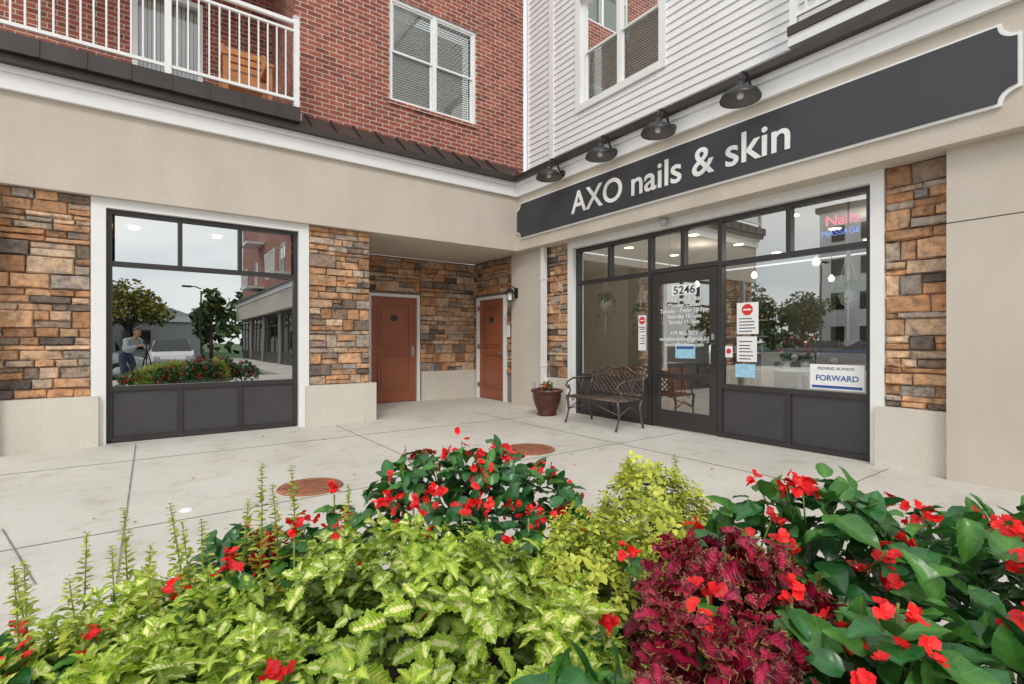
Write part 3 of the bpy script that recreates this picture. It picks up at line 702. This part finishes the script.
for mi_,(kind,L,D,z,a,b_,c) in enumerate(MD):
    area=2*math.pi*((a*b_)**1.6/3+(a*c)**1.6/3+(b_*c)**1.6/3)**(1/1.6)
    dens={'cole':380,'fine':1300,'beg':430,'begr':330,'crim':310}[kind]
    for shell,mult in((1.0,1.0),(.80,.4)):
        for _ in range(int(area*dens*mult)):
            v=unit(rnd3()); v[2]=abs(v[2]) if rng.random()<.93 else -abs(v[2])*.4
            s=shell*rng.uniform(.86,1.05)
            loc=np.array([v[0]*a,v[1]*b_,v[2]*c])*s; p=bed(L+loc[0],D+loc[1],z+loc[2])
            if inside(p,mi_): continue
            lm=lump(p)
            p=p+unit(p-bed(L,D,z))*lm*.04
            nrm=unit(RT*v[0]/a+FW*v[1]/b_+UP*v[2]/c); r=np.clip(rng.uniform(.3,.78)+lm*.25,0,1) if shell==1 else rng.uniform(0,.12)  # inner shell and hollows get dark leaf colour, painted shade between leaves
            ax=unit(nrm*.6+UP*.5+rnd3()*.30)
            if kind=='cole': whorl(fols['cole'],'cole',p,ax,rng.uniform(.034,.066),3 if shell==1 else 2,r)
            elif kind=='fine': whorl(fols['fine'],'fine',p,ax,rng.uniform(.020,.036),3 if shell==1 else 1,r)
            elif kind=='crim': whorl(fols['crim'],'crim',p,ax,rng.uniform(.045,.085),3 if shell==1 else 2,r)
            else:
                S=rng.uniform(.055,.095) if kind=='beg' else rng.uniform(.055,.115)
                if D<.8: S*=.8
                out=unit(nrm+rnd3()*.75+UP*-.05); d=unit(out-UP*.15); n=unit(UP*.9+nrm*.7+rnd3()*.4)
                q=rng.random(); key='beg' if q<(.65 if kind=='beg' else .42) else ('beg2' if q<.8 else 'beg3')
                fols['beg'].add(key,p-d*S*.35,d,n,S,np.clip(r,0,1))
    if kind in('beg','begr'):
        nf=int(area*({'beg':60,'begr':34}[kind]))
        for _ in range(nf):
            v=unit(rnd3()); v[2]=abs(v[2]); loc=np.array([v[0]*a,v[1]*b_,v[2]*c])*rng.uniform(.98,1.07); p=bed(L+loc[0],D+loc[1],z+loc[2])
            if inside(p,mi_): continue
            nrm=unit(RT*v[0]+FW*v[1]+UP*v[2])
            flower_cluster(fols['beg'],p,unit(nrm-FW*.3),rng.integers(3,8),.022 if kind=='begr' else .019)
            q=p-nrm*.10; stems.tube([tuple(q),tuple(p)],.0025,'stem',5)
for (L,D,z) in [(-.73,1.30,.66),(-.62,1.42,.70),(-.80,1.38,.60),(-.57,1.6,.76),(-1.05,1.05,.56),(-1.00,.98,.53),(-.93,1.1,.58),(-1.12,1.15,.55),(.30,1.28,.70),(.18,.98,.68),(-.30,1.52,.74),(-.08,1.56,.72),(-.68,.82,.56),(-.50,1.40,.70),(.05,1.5,.72),(-.86,1.28,.60),(-.98,1.22,.56),(.58,.80,.68),(-.40,.86,.655),(.40,1.02,.73),(.56,1.0,.74),(.36,.94,.72),(-.15,1.5,.74),(.64,1.18,.76)]:
    p=bed(L,D,z); stems.tube([tuple(p-UP*.2),tuple(p)],.003,'stem',5)
    for k in range(5):
        v=unit(rnd3()*np.array([1,1,.3])); fols['beg'].add('beg' if rng.random()<.5 else 'beg2',p-UP*rng.uniform(.01,.06),unit(v-UP*.1),unit(UP+v*.3+rnd3()*.25),rng.uniform(.05,.075),rng.uniform(.4,.9))
    flower_cluster(fols['beg'],p+UP*.02,UP-FW*.4,5,.018)
for (L,D,zb,h) in [(-1.25,1.30,.48,.20),(-1.16,1.22,.50,.19),(-1.05,1.38,.52,.27),(-1.0,1.28,.54,.18),(-.92,1.42,.55,.24),(-.84,1.35,.57,.20),(-.74,1.45,.57,.32),(-.68,1.50,.56,.26),(-.62,1.48,.58,.30),(-1.08,1.12,.56,.18),(-.88,1.2,.6,.16),(-.76,1.28,.62,.17),(-1.34,1.25,.45,.18),(.38,1.5,.68,.14),(.62,1.8,.72,.12),(-.5,1.5,.62,.20),(-1.20,1.38,.48,.24),(-.80,1.5,.56,.22),(-.97,1.1,.58,.15)]:
    tip=bed(L+rng.uniform(-.06,.02),D+rng.uniform(-.02,.02),zb+h); base=bed(L,D,zb-.15); ax=unit(tip-base)
    stems.tube([tuple(base),tuple((base+tip)/2+rnd3()*.008),tuple(tip)],[.003,.0025,.001],'stem',6)
    s_=0
    while s_<h:
        for q in range(2): whorl(fols['fine'],'fine',tip-ax*s_,ax,.011+.015*min(1,s_/h*1.4),1,.5,el0=25)
        s_+=.009+.012*s_/h
    whorl(fols['cole'],'cole',tip-ax*(h+.01),ax,.045,1,.5)
for k,nm in(('cole','chartreuse_coleus'),('fine','fine_leaf_coleus'),('beg','red_begonia'),('crim','crimson_coleus')):
    fols[k].build(nm,PR,bedE)
stems.build('flower_stems',bedE,recalc=False)
pl=MB(lambda a,b,c:tuple(bed(a,b+1.28,c)))
def ell(ra,rb,z,n=48): return [(ra*math.cos(2*math.pi*i/n),rb*math.sin(2*math.pi*i/n),z) for i in range(n)]
def loft(rings,m):
    k=len(pl.V); n=len(rings[0])
    for r in rings: pl.V+=[pl.xf(*q) for q in r]
    for i in range(len(rings)-1):
        for j in range(n): pl.face([k+i*n+j,k+i*n+(j+1)%n,k+(i+1)*n+(j+1)%n,k+(i+1)*n+j],m)
loft([ell(1.08,.66,0),ell(1.08,.66,.34),ell(1.06,.64,.36),ell(.98,.56,.36),ell(.98,.56,.31)],'planter'); pl.poly(ell(.98,.56,.312),'soil'); pl.build('planter_wall',bedE)
# ------------------------------------------------------------------ photographer and tripod (standing behind the bed, seen mirrored in the shop window)
def fp(r,f,z): return tuple(RT*r+FW*f+UP*z)
def skin(name,parent,mat,verts,edges,radii,root,sub=2):
    me=bpy.data.meshes.new(name); me.from_pydata([fp(*v) for v in verts],edges,[]); me.materials.append(M[mat])
    o=bpy.data.objects.new(name,me); scene.collection.objects.link(o); o.parent=parent
    sk=o.modifiers.new('skin','SKIN'); sk.use_smooth_shade=True
    for i,r in enumerate(radii):
        me.skin_vertices[0].data[i].radius=(r,r) if not isinstance(r,tuple) else r
        me.skin_vertices[0].data[i].use_root=(i==root)
    sb=o.modifiers.new('sub','SUBSURF'); sb.levels=sub; sb.render_levels=sub
    return o
ph=empty('photographer')
skin('trousers',ph,'jeans',[(0,-.86,.92),(-.10,-.86,.86),(-.13,-.74,.50),(-.14,-.84,.10),(.10,-.86,.86),(.13,-.74,.50),(.14,-.84,.10),(0,-.82,1.0)],
     [(0,1),(1,2),(2,3),(0,4),(4,5),(5,6),(0,7)],[.13,.10,.07,.055,.10,.07,.055,.13],0)
skin('shirt',ph,'shirt',[(0,-.84,.98),(0,-.74,1.12),(0,-.62,1.28),(0,-.56,1.37),(-.17,-.60,1.30),(-.25,-.45,1.08),(-.13,-.26,1.14),(.17,-.60,1.30),(.25,-.45,1.08),(.13,-.26,1.14)],
     [(0,1),(1,2),(2,3),(2,4),(4,5),(5,6),(2,7),(7,8),(8,9)],[.14,.145,.14,.065,.07,.05,.038,.07,.05,.038],0)
for sd_ in(-1,1):
    w0=(sd_*.13,-.26,1.14); V=[w0,(sd_*.105,-.21,1.155),(sd_*.085,-.17,1.165)]; E=[(0,1),(1,2)]; R=[.028,.030,.026]
    for k,(dz,ln) in enumerate(((.030,.040),(.010,.046),(-.010,.043),(-.028,.034))):
        b0=len(V); V+=[(sd_*.075,-.155,1.165+dz),(sd_*.062,-.155+ln*.7,1.167+dz),(sd_*.042,-.155+ln,1.165+dz)]; E+=[(2,b0),(b0,b0+1),(b0+1,b0+2)]; R+=[.0095,.0088,.008]
    b0=len(V); V+=[(sd_*.085,-.205,1.195),(sd_*.065,-.18,1.21)]; E+=[(1,b0),(b0,b0+1)]; R+=[.011,.009]
    skin('hand_left' if sd_<0 else 'hand_right',ph,'skin',V,E,R,0,1)
hd=MB(); 
def headpt(a,b_,rz=.118,rx=.076,ry=.095):
    x=rx*math.sin(b_)*math.cos(a); f=ry*math.sin(b_)*math.sin(a); z=rz*math.cos(b_)
    if z<0: x*=1-.35*(-z/rz); f=f*(1-.15*(-z/rz))+(.012 if f>0 else 0)
    return x,f,z
for mat,sc0,cond in(('skin',1.0,None),('hair',1.07,1)):
    k=len(hd.V); na,nb=20,14
    for j in range(nb+1):
        for i in range(na):
            a=2*math.pi*i/na; x,f,z=headpt(a,math.pi*j/nb)
            if cond: 
                if f>.02 and z<.06: x,f,z=x*.9/1.07,f*.9/1.07,z*.9/1.07
                if z<-.05: x,f,z=x*.9/1.07,f*.9/1.07,z*.9/1.07
            hd.V.append(fp(x*sc0,f*sc0-.46,z*sc0+1.50))
    for j in range(nb):
        for i in range(na): hd.face([k+j*na+i,k+j*na+(i+1)%na,k+(j+1)*na+(i+1)%na,k+(j+1)*na+i],mat,True)
hd.tube([fp(0,-.56,1.33),fp(0,-.49,1.42)],[.055,.05],'skin',12)
hd.tube([fp(0,-.365,1.515),fp(0,-.345,1.485),fp(0,-.362,1.475)],[.008,.014,.010],'skin',8)
for sx in(-1,1):
    hd.lathe((0,0,0),[(0,.0),(.012,.004),(.013,.0),(0,-.003)],'ink',10,xf=lambda a,b,c,sx=sx:fp(sx*.03+a,-.368+c,1.51+b*.6)); hd.tube([fp(sx*.078,-.47,1.52),fp(sx*.088,-.475,1.50),fp(sx*.078,-.465,1.475)],[.01,.014,.008],'skin',8)
hd.box(-.025,.025,-.375,-.3605,1.436,1.443,'red',xf=fp); hd.build('head',ph)
sh=MB(fp)
for sx in(-1,1): sh.tube([(sx*.14,-.90,.04),(sx*.145,-.82,.06),(sx*.15,-.72,.04),(sx*.15,-.64,.03)],[.035,.048,.045,.025],'black',10)
sh.build('shoes',ph)
tp=empty('camera_tripod'); t=MB(fp)
t.box(-.07,.07,-.17,-.09,1.19,1.29,'black'); t.box(-.025,.025,-.16,-.10,1.291,1.31,'black')
t.tube([(0,-.13,1.19),(0,-.13,.55)],.014,'black')
for k in range(3):
    a=math.radians(-90+120*k); t.tube([(0,-.13,1.05),(.36*math.cos(a),-.13+.24*math.sin(a)-.05,.01)],[.014,.010],'black')
t.build('legs_and_body',tp)
# ------------------------------------------------------------------ bench
e=empty('garden_bench'); g=MB()
Y0,Y1=4.72,5.75; Wd=Y1-Y0
def bp(s_,f_,z): return (5.74-f_*.52+ (0.10*(z-.42) if f_<=.05 and z>.42 else 0),Y0+s_*Wd,z)
topz=lambda s_: .74+.13*math.sin(math.pi*s_)**.8+.025*math.cos(s_*math.pi*6)
g.tube([bp(s_/20,0,topz(s_/20)) for s_ in range(21)],.018,'iron'); g.tube([bp(s_/20,0,topz(s_/20)-.07) for s_ in range(21)],.010,'iron',6)
for k in range(14): s_=(k+.5)/14; g.tube([bp(s_,0,topz(s_)-.07),bp(s_+.02,0,topz(s_)-.035),bp(s_,0,topz(s_))],.008,'iron',6)
g.tube([bp(0,0,.42),bp(0,0,topz(0))],.018,'iron'); g.tube([bp(1,0,.42),bp(1,0,topz(1))],.018,'iron'); g.tube([bp(0,0,.47),bp(1,0,.47)],.013,'iron')
def clip_line(s0,dirn):
    pts=[];z=.47;
    for k in range(40):
        s_=s0+dirn*(z-.47)*1.05
        if 0<=s_<=1 and z<=topz(s_)-.07: pts.append(bp(s_,0,z))
        elif pts: break
        z+=.02
    if len(pts)>1: g.tube(pts,.0095,'iron',5)
k=-.4
while k<1.4:
    clip_line(k,1); clip_line(k,-1); k+=.085
for f_ in (0.04,1.0): g.tube([bp(0,f_,.42),bp(1,f_,.42)],.015,'iron')
for s_ in(0,1): g.tube([bp(s_,.04,.42),bp(s_,1,.42)],.015,'iron')
for i in range(1,18): g.tube([bp(i/18,.04,.42),bp(i/18,.5,.405),bp(i/18,1,.42)],.008,'iron',5)
for i in range(1,10): g.tube([bp(0,i/10,.414),bp(1,i/10,.414)],.008,'iron',5)
for s_ in(0,1):
    g.tube([bp(s_,0,.68),bp(s_,.3,.70),bp(s_,.75,.69),bp(s_,.98,.64),bp(s_,1.02,.58),bp(s_,.94,.54),bp(s_,.90,.59)],.016,'iron')
    g.tube([bp(s_,.90,.56),bp(s_,.86,.50),bp(s_,.95,.42)],.013,'iron')
    g.tube([bp(s_,.3,.69),bp(s_,.45,.55),bp(s_,.3,.43)],.009,'iron',6); g.tube([bp(s_,.55,.69),bp(s_,.42,.55),bp(s_,.6,.43)],.009,'iron',6)
    g.tube([bp(s_,1,.42),bp(s_,.95,.32),bp(s_,.93,.2),bp(s_,1.0,.08),bp(s_,1.06,.012)],[.022,.02,.016,.014,.018],'iron')
    g.tube([bp(s_,.04,.42),bp(s_,.1,.3),bp(s_,.05,.15),bp(s_,-.05,.012)],[.021,.018,.015,.018],'iron')
    g.tube([bp(s_,.93,.22),bp(s_,.5,.33),bp(s_,.08,.22)],.009,'iron',6)
g.tube([bp(0,.93,.22),bp(.5,.93,.36),bp(1,.93,.22)],.009,'iron',6)
for k in range(9): s_=.06+k*.11; g.tube([bp(s_,.99,.42),bp(s_+.04,.99,.36),bp(s_+.08,.99,.42)],.008,'iron',5)
g.build('bench_frame',e,recalc=False)
e=empty('flower_pot'); g=MB()
g.lathe((5.5,6.56,0),[(0,.0),(.16,0),(.17,.03),(.155,.05),(.22,.20),(.25,.33),(.245,.38),(.275,.40),(.275,.44),(.24,.44),(.235,.40),(0,.395)],'pot',32); g.build('pot',e,recalc=False)
fl=Fol()
c0=np.array([5.5,6.56,.42])
for _ in range(90):
    v=unit(rnd3()); v[2]=abs(v[2]); p=c0+v*np.array([.13,.13,.13])*rng.uniform(.3,1); fl.add('beg2',p,unit(v+rnd3()*.4),unit(UP+rnd3()*.3),.06,rng.uniform(.2,.8))
for _ in range(8):
    v=unit(rnd3()); v[2]=abs(v[2]); flower_cluster(fl,c0+v*.13+UP*.04,v,3,.024)
fl.build('pot_flowers',PR,e)
for (x,y,zp) in((6.34,6.0,1.85),(6.32,5.20,1.62),(6.30,2.30,1.72)):
    e=empty('hanging_planter'); g=MB()
    for k in range(4):
        a=k*math.pi/2+.4; g.tube([(x,y,3.0),(x,y,zp+.55),(x+.10*math.cos(a),y+.10*math.sin(a),zp+.12),(x+.06*math.cos(a),y+.06*math.sin(a),zp-.04),(x,y,zp-.08),(x+.01*math.cos(a),y,zp-.45)],.010,'signwhite',6)
    g.lathe((x,y,zp-.04),[(0,0),(.06,0),(.10,.08),(.095,.15)],'paper',16); g.build('macrame_pot',e)
    fl=Fol()
    for _ in range(120):
        a=rng.uniform(0,6.28); r=rng.uniform(.02,.14); h=rng.uniform(-.30,.22) if r>.10 else rng.uniform(.08,.25)
        p=np.array([x+r*math.cos(a),y+r*math.sin(a),zp+h]); fl.add('beg2',p,unit(np.array([math.cos(a),math.sin(a),-.3])+rnd3()*.3),unit(UP+rnd3()*.3),.07,rng.uniform(.6,1))
    fl.build('trailing_leaves',PR,e)
for (x,y,key) in((6.52,3.08,'ppetal'),(6.55,2.86,'petal')):
    e=empty('potted_orchid'); g=MB(); g.lathe((x,y,.912),[(0,0),(.045,0),(.06,.10),(.05,.10)],'paper',16); g.build('pot',e)
    fl=Fol()
    for _ in range(8): flower_cluster(fl,np.array([x,y,1.22])+rnd3()*.05,UP,2,.03,key)
    for _ in range(14): v=unit(rnd3()+UP); fl.add('beg2',np.array([x,y,1.0]),v,unit(UP+rnd3()*.3),.13,.5)
    fl.build('blossoms',PR,e)
e=empty('balcony_armchair'); g=MB(); x0,y0=.80,7.75
for dx in(0,.55):
    for dy in(0,.5): g.box(x0+dx,x0+dx+.06,y0+dy,y0+dy+.06,4.502,5.15 if dy==0 else 5.55,'wood')
    g.box(x0+dx-.02,x0+dx+.08,y0-.02,y0+.49,5.152,5.19,'wood')
for k in range(5): g.box(x0+.07,x0+.54,y0+.02+k*.095,y0+.09+k*.095,4.88,4.905,'wood')
for k in range(5): g.box(x0+.062,x0+.548,y0+.51,y0+.535,5.0+k*.11,5.08+k*.11,'wood')
g.box(x0+.06,x0+.55,y0+.01,y0+.05,4.80,4.879,'wood')
g.build('chair_frame',e)
for cx,cy,r in((1.12,4.50,.26),(3.56,4.58,.30)):
    e=empty('manhole_cover'); g=MB(); g.lathe((cx,cy,0),[(0,.010),(r*.9,.010),(r*.92,.006),(r*.95,.006),(r*.97,.012),(r,.012),(r+.01,.0)],'rust',40)
    for k in range(-5,6):
        hw=math.sqrt(max(0,(r*.85)**2-(k*r*.15)**2))
        g.box(cx-hw,cx+hw,cy+k*r*.15-.006,cy+k*r*.15+.006,.0102,.015,'rust')
    g.build('cover',e,recalc=False)
e=empty('cleanout_cap'); g=MB(); g.lathe((.22,4.42,0),[(0,.012),(.035,.012),(.045,.0)],'paper',16); g.build('cap',e,recalc=False)
fl=Fol()
PR['dry']=(*leafproto(3,1,.35,.6,.7,0,.5,.3),'litter')
for _ in range(60):
    q=rng.random()
    p=bed(rng.uniform(-3.5,2.2),rng.uniform(2.2,6.5),.008)
    if q<.35: p=np.array([rng.uniform(-.5,5.3),rng.uniform(7.2,7.65),.008])
    if p[0]>5.6 or p[1]>7.7: continue
    a=rng.uniform(0,6.28); fl.add('dry' if rng.random()<.85 else 'petal',p,np.array([math.cos(a),math.sin(a),.05]),UP+rnd3()*.15,rng.uniform(.015,.035),.5)
fl.build('fallen_leaves',PR)
# ------------------------------------------------------------------ ground
g=MB(); g.box(-500,500,-500,500,-.6,-.15,'grass'); g.build('ground')
g=MB(); g.box(-14,16,-5.0,16,-.3,0,'concrete'); g.box(4.2,16,-30,-5.002,-.3,0,'concrete'); g.build('pavement')
g=MB(); 
for x in(-7.34,-4.94,-2.54,-.14,2.26,4.66):
    g.box(x-.006,x+.006,-4.9,7.6,.001,.003,'joint')
for y in(-3.0,-.6,1.8,4.2,6.6): 
    g.box(-10,5.9,y-.004,y+.004,.0012,.0034,'joint')
g.poly([(-.80,4.68,.004),(-.79,4.685,.004),(-.472,3.52,.004),(-.48,3.515,.004)],'joint')
g.build('pavement_joints',None,recalc=False)
g=MB(); g.box(-14.2,4.05,-5.15,-5.002,-.3,.005,'curb'); g.box(4.05,4.2,-30,-5.002,-.3,.005,'curb'); g.build('kerb')
g=MB(); g.box(-90,4.05,-40,-5.15,-.3,-.13,'asphalt'); g.box(-90,-14.2,-5.15,60,-.3,-.132,'asphalt')
for k in range(12): g.box(-20+k*2.7,-19.9+k*2.7,-15,-10,-.13,-.126,'paint')
g.build('parking_lot')
# ------------------------------------------------------------------ cars
def car(x,y,rot,col):
    e=empty('parked_car'); ca,sa=math.cos(rot),math.sin(rot)
    T=lambda a,b,c:(x+a*ca-b*sa,y+a*sa+b*ca,c-.13)
    g=MB(T)
    st=[(-2.2,.45,.72,.78),(-2.1,.32,.92,.84),(-1.5,.25,1.0,.88),(-.6,.22,1.0,.9),(.6,.22,.98,.9),(1.3,.22,.92,.89),(1.9,.27,.80,.84),(2.2,.40,.62,.74)]
    k=len(g.V); n=0
    for (a,z0,z1,hw) in st:
        pr=[(-hw*.93,z0),(-hw,z0+.12),(-hw,z1-.18),(-hw*.9,z1),(hw*.9,z1),(hw,z1-.18),(hw,z0+.12),(hw*.93,z0)]; n=len(pr)
        g.V+=[T(a,p,q) for p,q in pr]
    for i in range(len(st)-1):
        for j in range(n): g.face([k+i*n+j,k+i*n+(j+1)%n,k+(i+1)*n+(j+1)%n,k+(i+1)*n+j],col,False)
    g.face([k+j for j in range(n)],col); g.face([k+(len(st)-1)*n+j for j in range(n)][::-1],col)
    cab=[(-1.75,.97,0.74),(-1.15,1.44,.62),(.15,1.47,.62),(1.05,.95,.74)]
    k=len(g.V)
    for a,z,hw in cab: g.V+=[T(a,-hw,z),T(a,hw,z)]
    b0=len(g.V); g.V+=[T(a,s_*.78,.94) for a in(-1.8,1.1) for s_ in(-1,1)]
    for i in range(3): g.face([k+2*i,k+2*i+1,k+2*i+3,k+2*i+2],col if i==1 else 'carglass')
    g.face([b0,k,k+2,k+4,k+6,b0+2],'carglass'); g.face([b0+1,k+1,k+3,k+5,k+7,b0+3],'carglass')
    for a in(-1.15,-.45,.15): 
        for s_ in(-1,1): g.tube([(a,s_*.63,1.45),(a*1.05,s_*.78,.98)],.03,col,6)
    for a in(-1.35,1.38):
        for s_ in(-1,1):
            X=lambda p,q,r,a=a,s_=s_:T(a+p,s_*(.70+r),.33+q)
            g.lathe((0,0,0),[(0,.0),(.33,.0),(.33,.2),(.22,.21),(.2,.19)],'rubber',20,xf=X); g.lathe((0,0,0),[(.2,.19),(.18,.205),(0,.2)],'steel',12,xf=X)
    g.box(2.14,2.2,-.7,-.45,.62,.74,'paper');g.box(2.14,2.2,.45,.7,.62,.74,'paper');g.box(-2.19,-2.12,-.75,-.5,.7,.84,'red');g.box(-2.19,-2.12,.5,.75,.7,.84,'red')
    g.build('car_body',e)
for x,y,r,c in((-2.2,-6.9,.05,'car_silver'),(-4.6,-12.4,1.57,'car_white'),(-1.9,-12.6,1.57,'car_black'),(.8,-12.5,1.57,'car_white'),(-7.3,-12.5,1.57,'car_grey'),(-18,6,1.2,'car_white'),(-20,11,1.2,'car_blue'),(-24,15,1.2,'car_grey')): car(x,y,r,c)
# ------------------------------------------------------------------ trees
def tree(x,y,h,cr,yel=.3,n=2600):
    e=empty('maple_tree'); g=MB()
    g.tube([(x,y,-.15),(x+.05,y,h*.25),(x,y+.06,h*.5),(x+.1,y,h*.8)],[.035*h**.9,.028*h**.9,.018*h**.9,.03],'bark',10)
    cl=[]
    for i in range(15):
        a=rng.uniform(0,6.28); z=h*rng.uniform(.38,.92); rr=cr*(1-.6*abs(z/h-.6)/.4)*rng.uniform(.35,.95)
        p=np.array([x+rr*math.cos(a),y+rr*math.sin(a),z]); cl.append((p,cr*rng.uniform(.28,.5)))
        g.tube([(x,y,z*.6),tuple((np.array([x,y,z*.72])+p)/2),tuple(p)],[.06,.04,.015],'bark',6)
    cl.append((np.array([x,y,h*.95]),cr*.4)); cl.append((np.array([x,y,h*.65]),cr*.5)); g.build('trunk_and_limbs',e)
    f=Fol()
    for i in range(n):
        c,r=cl[rng.integers(len(cl))]; v=unit(rnd3())*r*rng.uniform(.5,1.05)**.6*np.array([1,1,.75])
        f.add('tleafy' if rng.random()<yel else 'tleaf',c+v,unit(rnd3()+v),unit(UP+rnd3()*.6),rng.uniform(.25,.42),np.clip(.6+v[2]/r*.35+rng.normal(0,.12),0,1))  # leaf colour lightens towards each clump's top, painted light from above
    f.build('crown',PR,e)
for t_ in((-6,-36,6.0,2.8,.8),(-10.5,-36,6.8,2.8,.7),(-1.5,-37,5.9,2.8,.75),(4.0,-31,5.4,1.3,.1,1300),(-15,-35,7.5,3,.3),(-38,27,6.5,3.2,.2),(-36,33,7.5,3.2,.4),(-42,24,6,2.8,.2),(-40,5,8,3.4,.3)): tree(*t_)
f=Fol()
def treeline(x0,y0,x1,y1,n):
    for i in range(n):
        t=rng.random(); cx=x0+(x1-x0)*t; cy=y0+(y1-y0)*t
        hh=5.2+2.0*math.sin(t*37)+1.3*math.sin(t*91+1); z=hh*math.sqrt(rng.random())
        w=2.5*math.sqrt(max(0,1-(z/hh)**2)); 
        f.add('tleafy' if math.sin(t*53)>.5 else 'tleaf',np.array([cx+rng.uniform(-w,w),cy+rng.uniform(-w,w),z]),unit(rnd3()),unit(UP+rnd3()*.8),rng.uniform(.7,1.3),np.clip(.25+.6*z/hh+rng.normal(0,.1),0,1))  # leaf colour darkens towards the ground, shade painted low in the trees
treeline(-60,-58,40,-56,5200); treeline(-72,-40,-70,60,5200); f.build('distant_treeline',PR)
e=empty('low_commercial_building'); g=MB(); g.box(-40,4,-52,-42,-.15,3.2,'grey'); g.box(-40.2,4.2,-52,-41.8,3.202,3.7,'white')
for k in range(9): g.box(-38+k*4.5,-36+k*4.5,-41.99,-41.9,.6,2.4,'carglass')
g.prism([(-40,3.7),(4,3.7),(0,5.0),(-36,5.0)],-51,-42.2,'grey'); g.build('walls_and_roof',e)
e=empty('white_apartment_building'); g=MB(); g.box(-60,-46,13,24,-.15,15,'white'); g.box(-60.3,-45.7,12.7,24.3,15.002,15.6,'roof')
for fl_ in range(4):
    for k in range(4): g.box(-46,-45.95,13.8+k*2.6,15.0+k*2.6,1.2+fl_*3.5,2.9+fl_*3.5,'carglass')
g.build('walls_and_windows',e)
for x,y,h in((2.6,-21,4.6),(-22,14,6.2)):
    e=empty('street_lamp'); g=MB(); g.lathe((x,y,-.13),[(.22,0),(.22,.5),(.09,.55),(.06,.6),(.045,h)],'black',12); g.tube([(x,y,h),(x-.3,y,h+.13),(x-.6,y,h+.13)],.035,'black'); g.box(x-1.0,x-.5,y-.12,y+.12,h+.07,h+.17,'black'); g.build('pole',e)
# ------------------------------------------------------------------ world / light / camera
wd=bpy.data.worlds.new('World'); scene.world=wd; wd.use_nodes=True; nt=wd.node_tree; bg=nt.nodes['Background']
sky=nt.nodes.new('ShaderNodeTexSky'); sky.sky_type='NISHITA'; sky.sun_disc=False; sky.sun_elevation=math.radians(42); sky.sun_rotation=math.radians(214); sky.dust_density=2
tcw=nt.nodes.new('ShaderNodeTexCoord').outputs['Generated']
mp=nt.nodes.new('ShaderNodeMapping'); mp.inputs['Scale'].default_value=(1,1,2.6); nt.links.new(tcw,mp.inputs[0])
n1=noise(nt,mp.outputs[0],2.2,3,.6)
fac=ramp(nt,n1,[(.32,(.75,.75,.75)),(.5,(1,1,1))])
cl=ramp(nt,n1,[(.35,(.78,.82,.88)),(.6,(1,1,.99))])
sc_=mixc(nt,1.0,cl,(11.6,11.65,11.6),'MULTIPLY')
nt.links.new(mixc(nt,fac,sky.outputs[0],sc_),bg.inputs[0]); bg.inputs[1].default_value=.122
sd=bpy.data.lights.new('sun','SUN'); sd.energy=1.3; sd.angle=math.radians(16); sd.color=(1,.96,.91)
so=bpy.data.objects.new('sun',sd); scene.collection.objects.link(so)
el=math.radians(42); to=Vector((-.56*math.cos(el),-.83*math.cos(el),math.sin(el))); so.rotation_euler=(-to).to_track_quat('-Z','Y').to_euler()
cd=bpy.data.cameras.new('camera'); cd.lens=17.54; cd.sensor_width=36; cd.clip_end=1500; cd.clip_start=.05
co=bpy.data.objects.new('camera',cd); scene.collection.objects.link(co); co.location=(0,0,H); co.rotation_euler=(math.radians(90),0,math.radians(-35.96)); scene.camera=co
scene.view_settings.view_transform='Standard'; scene.view_settings.look='None'; scene.view_settings.exposure=0
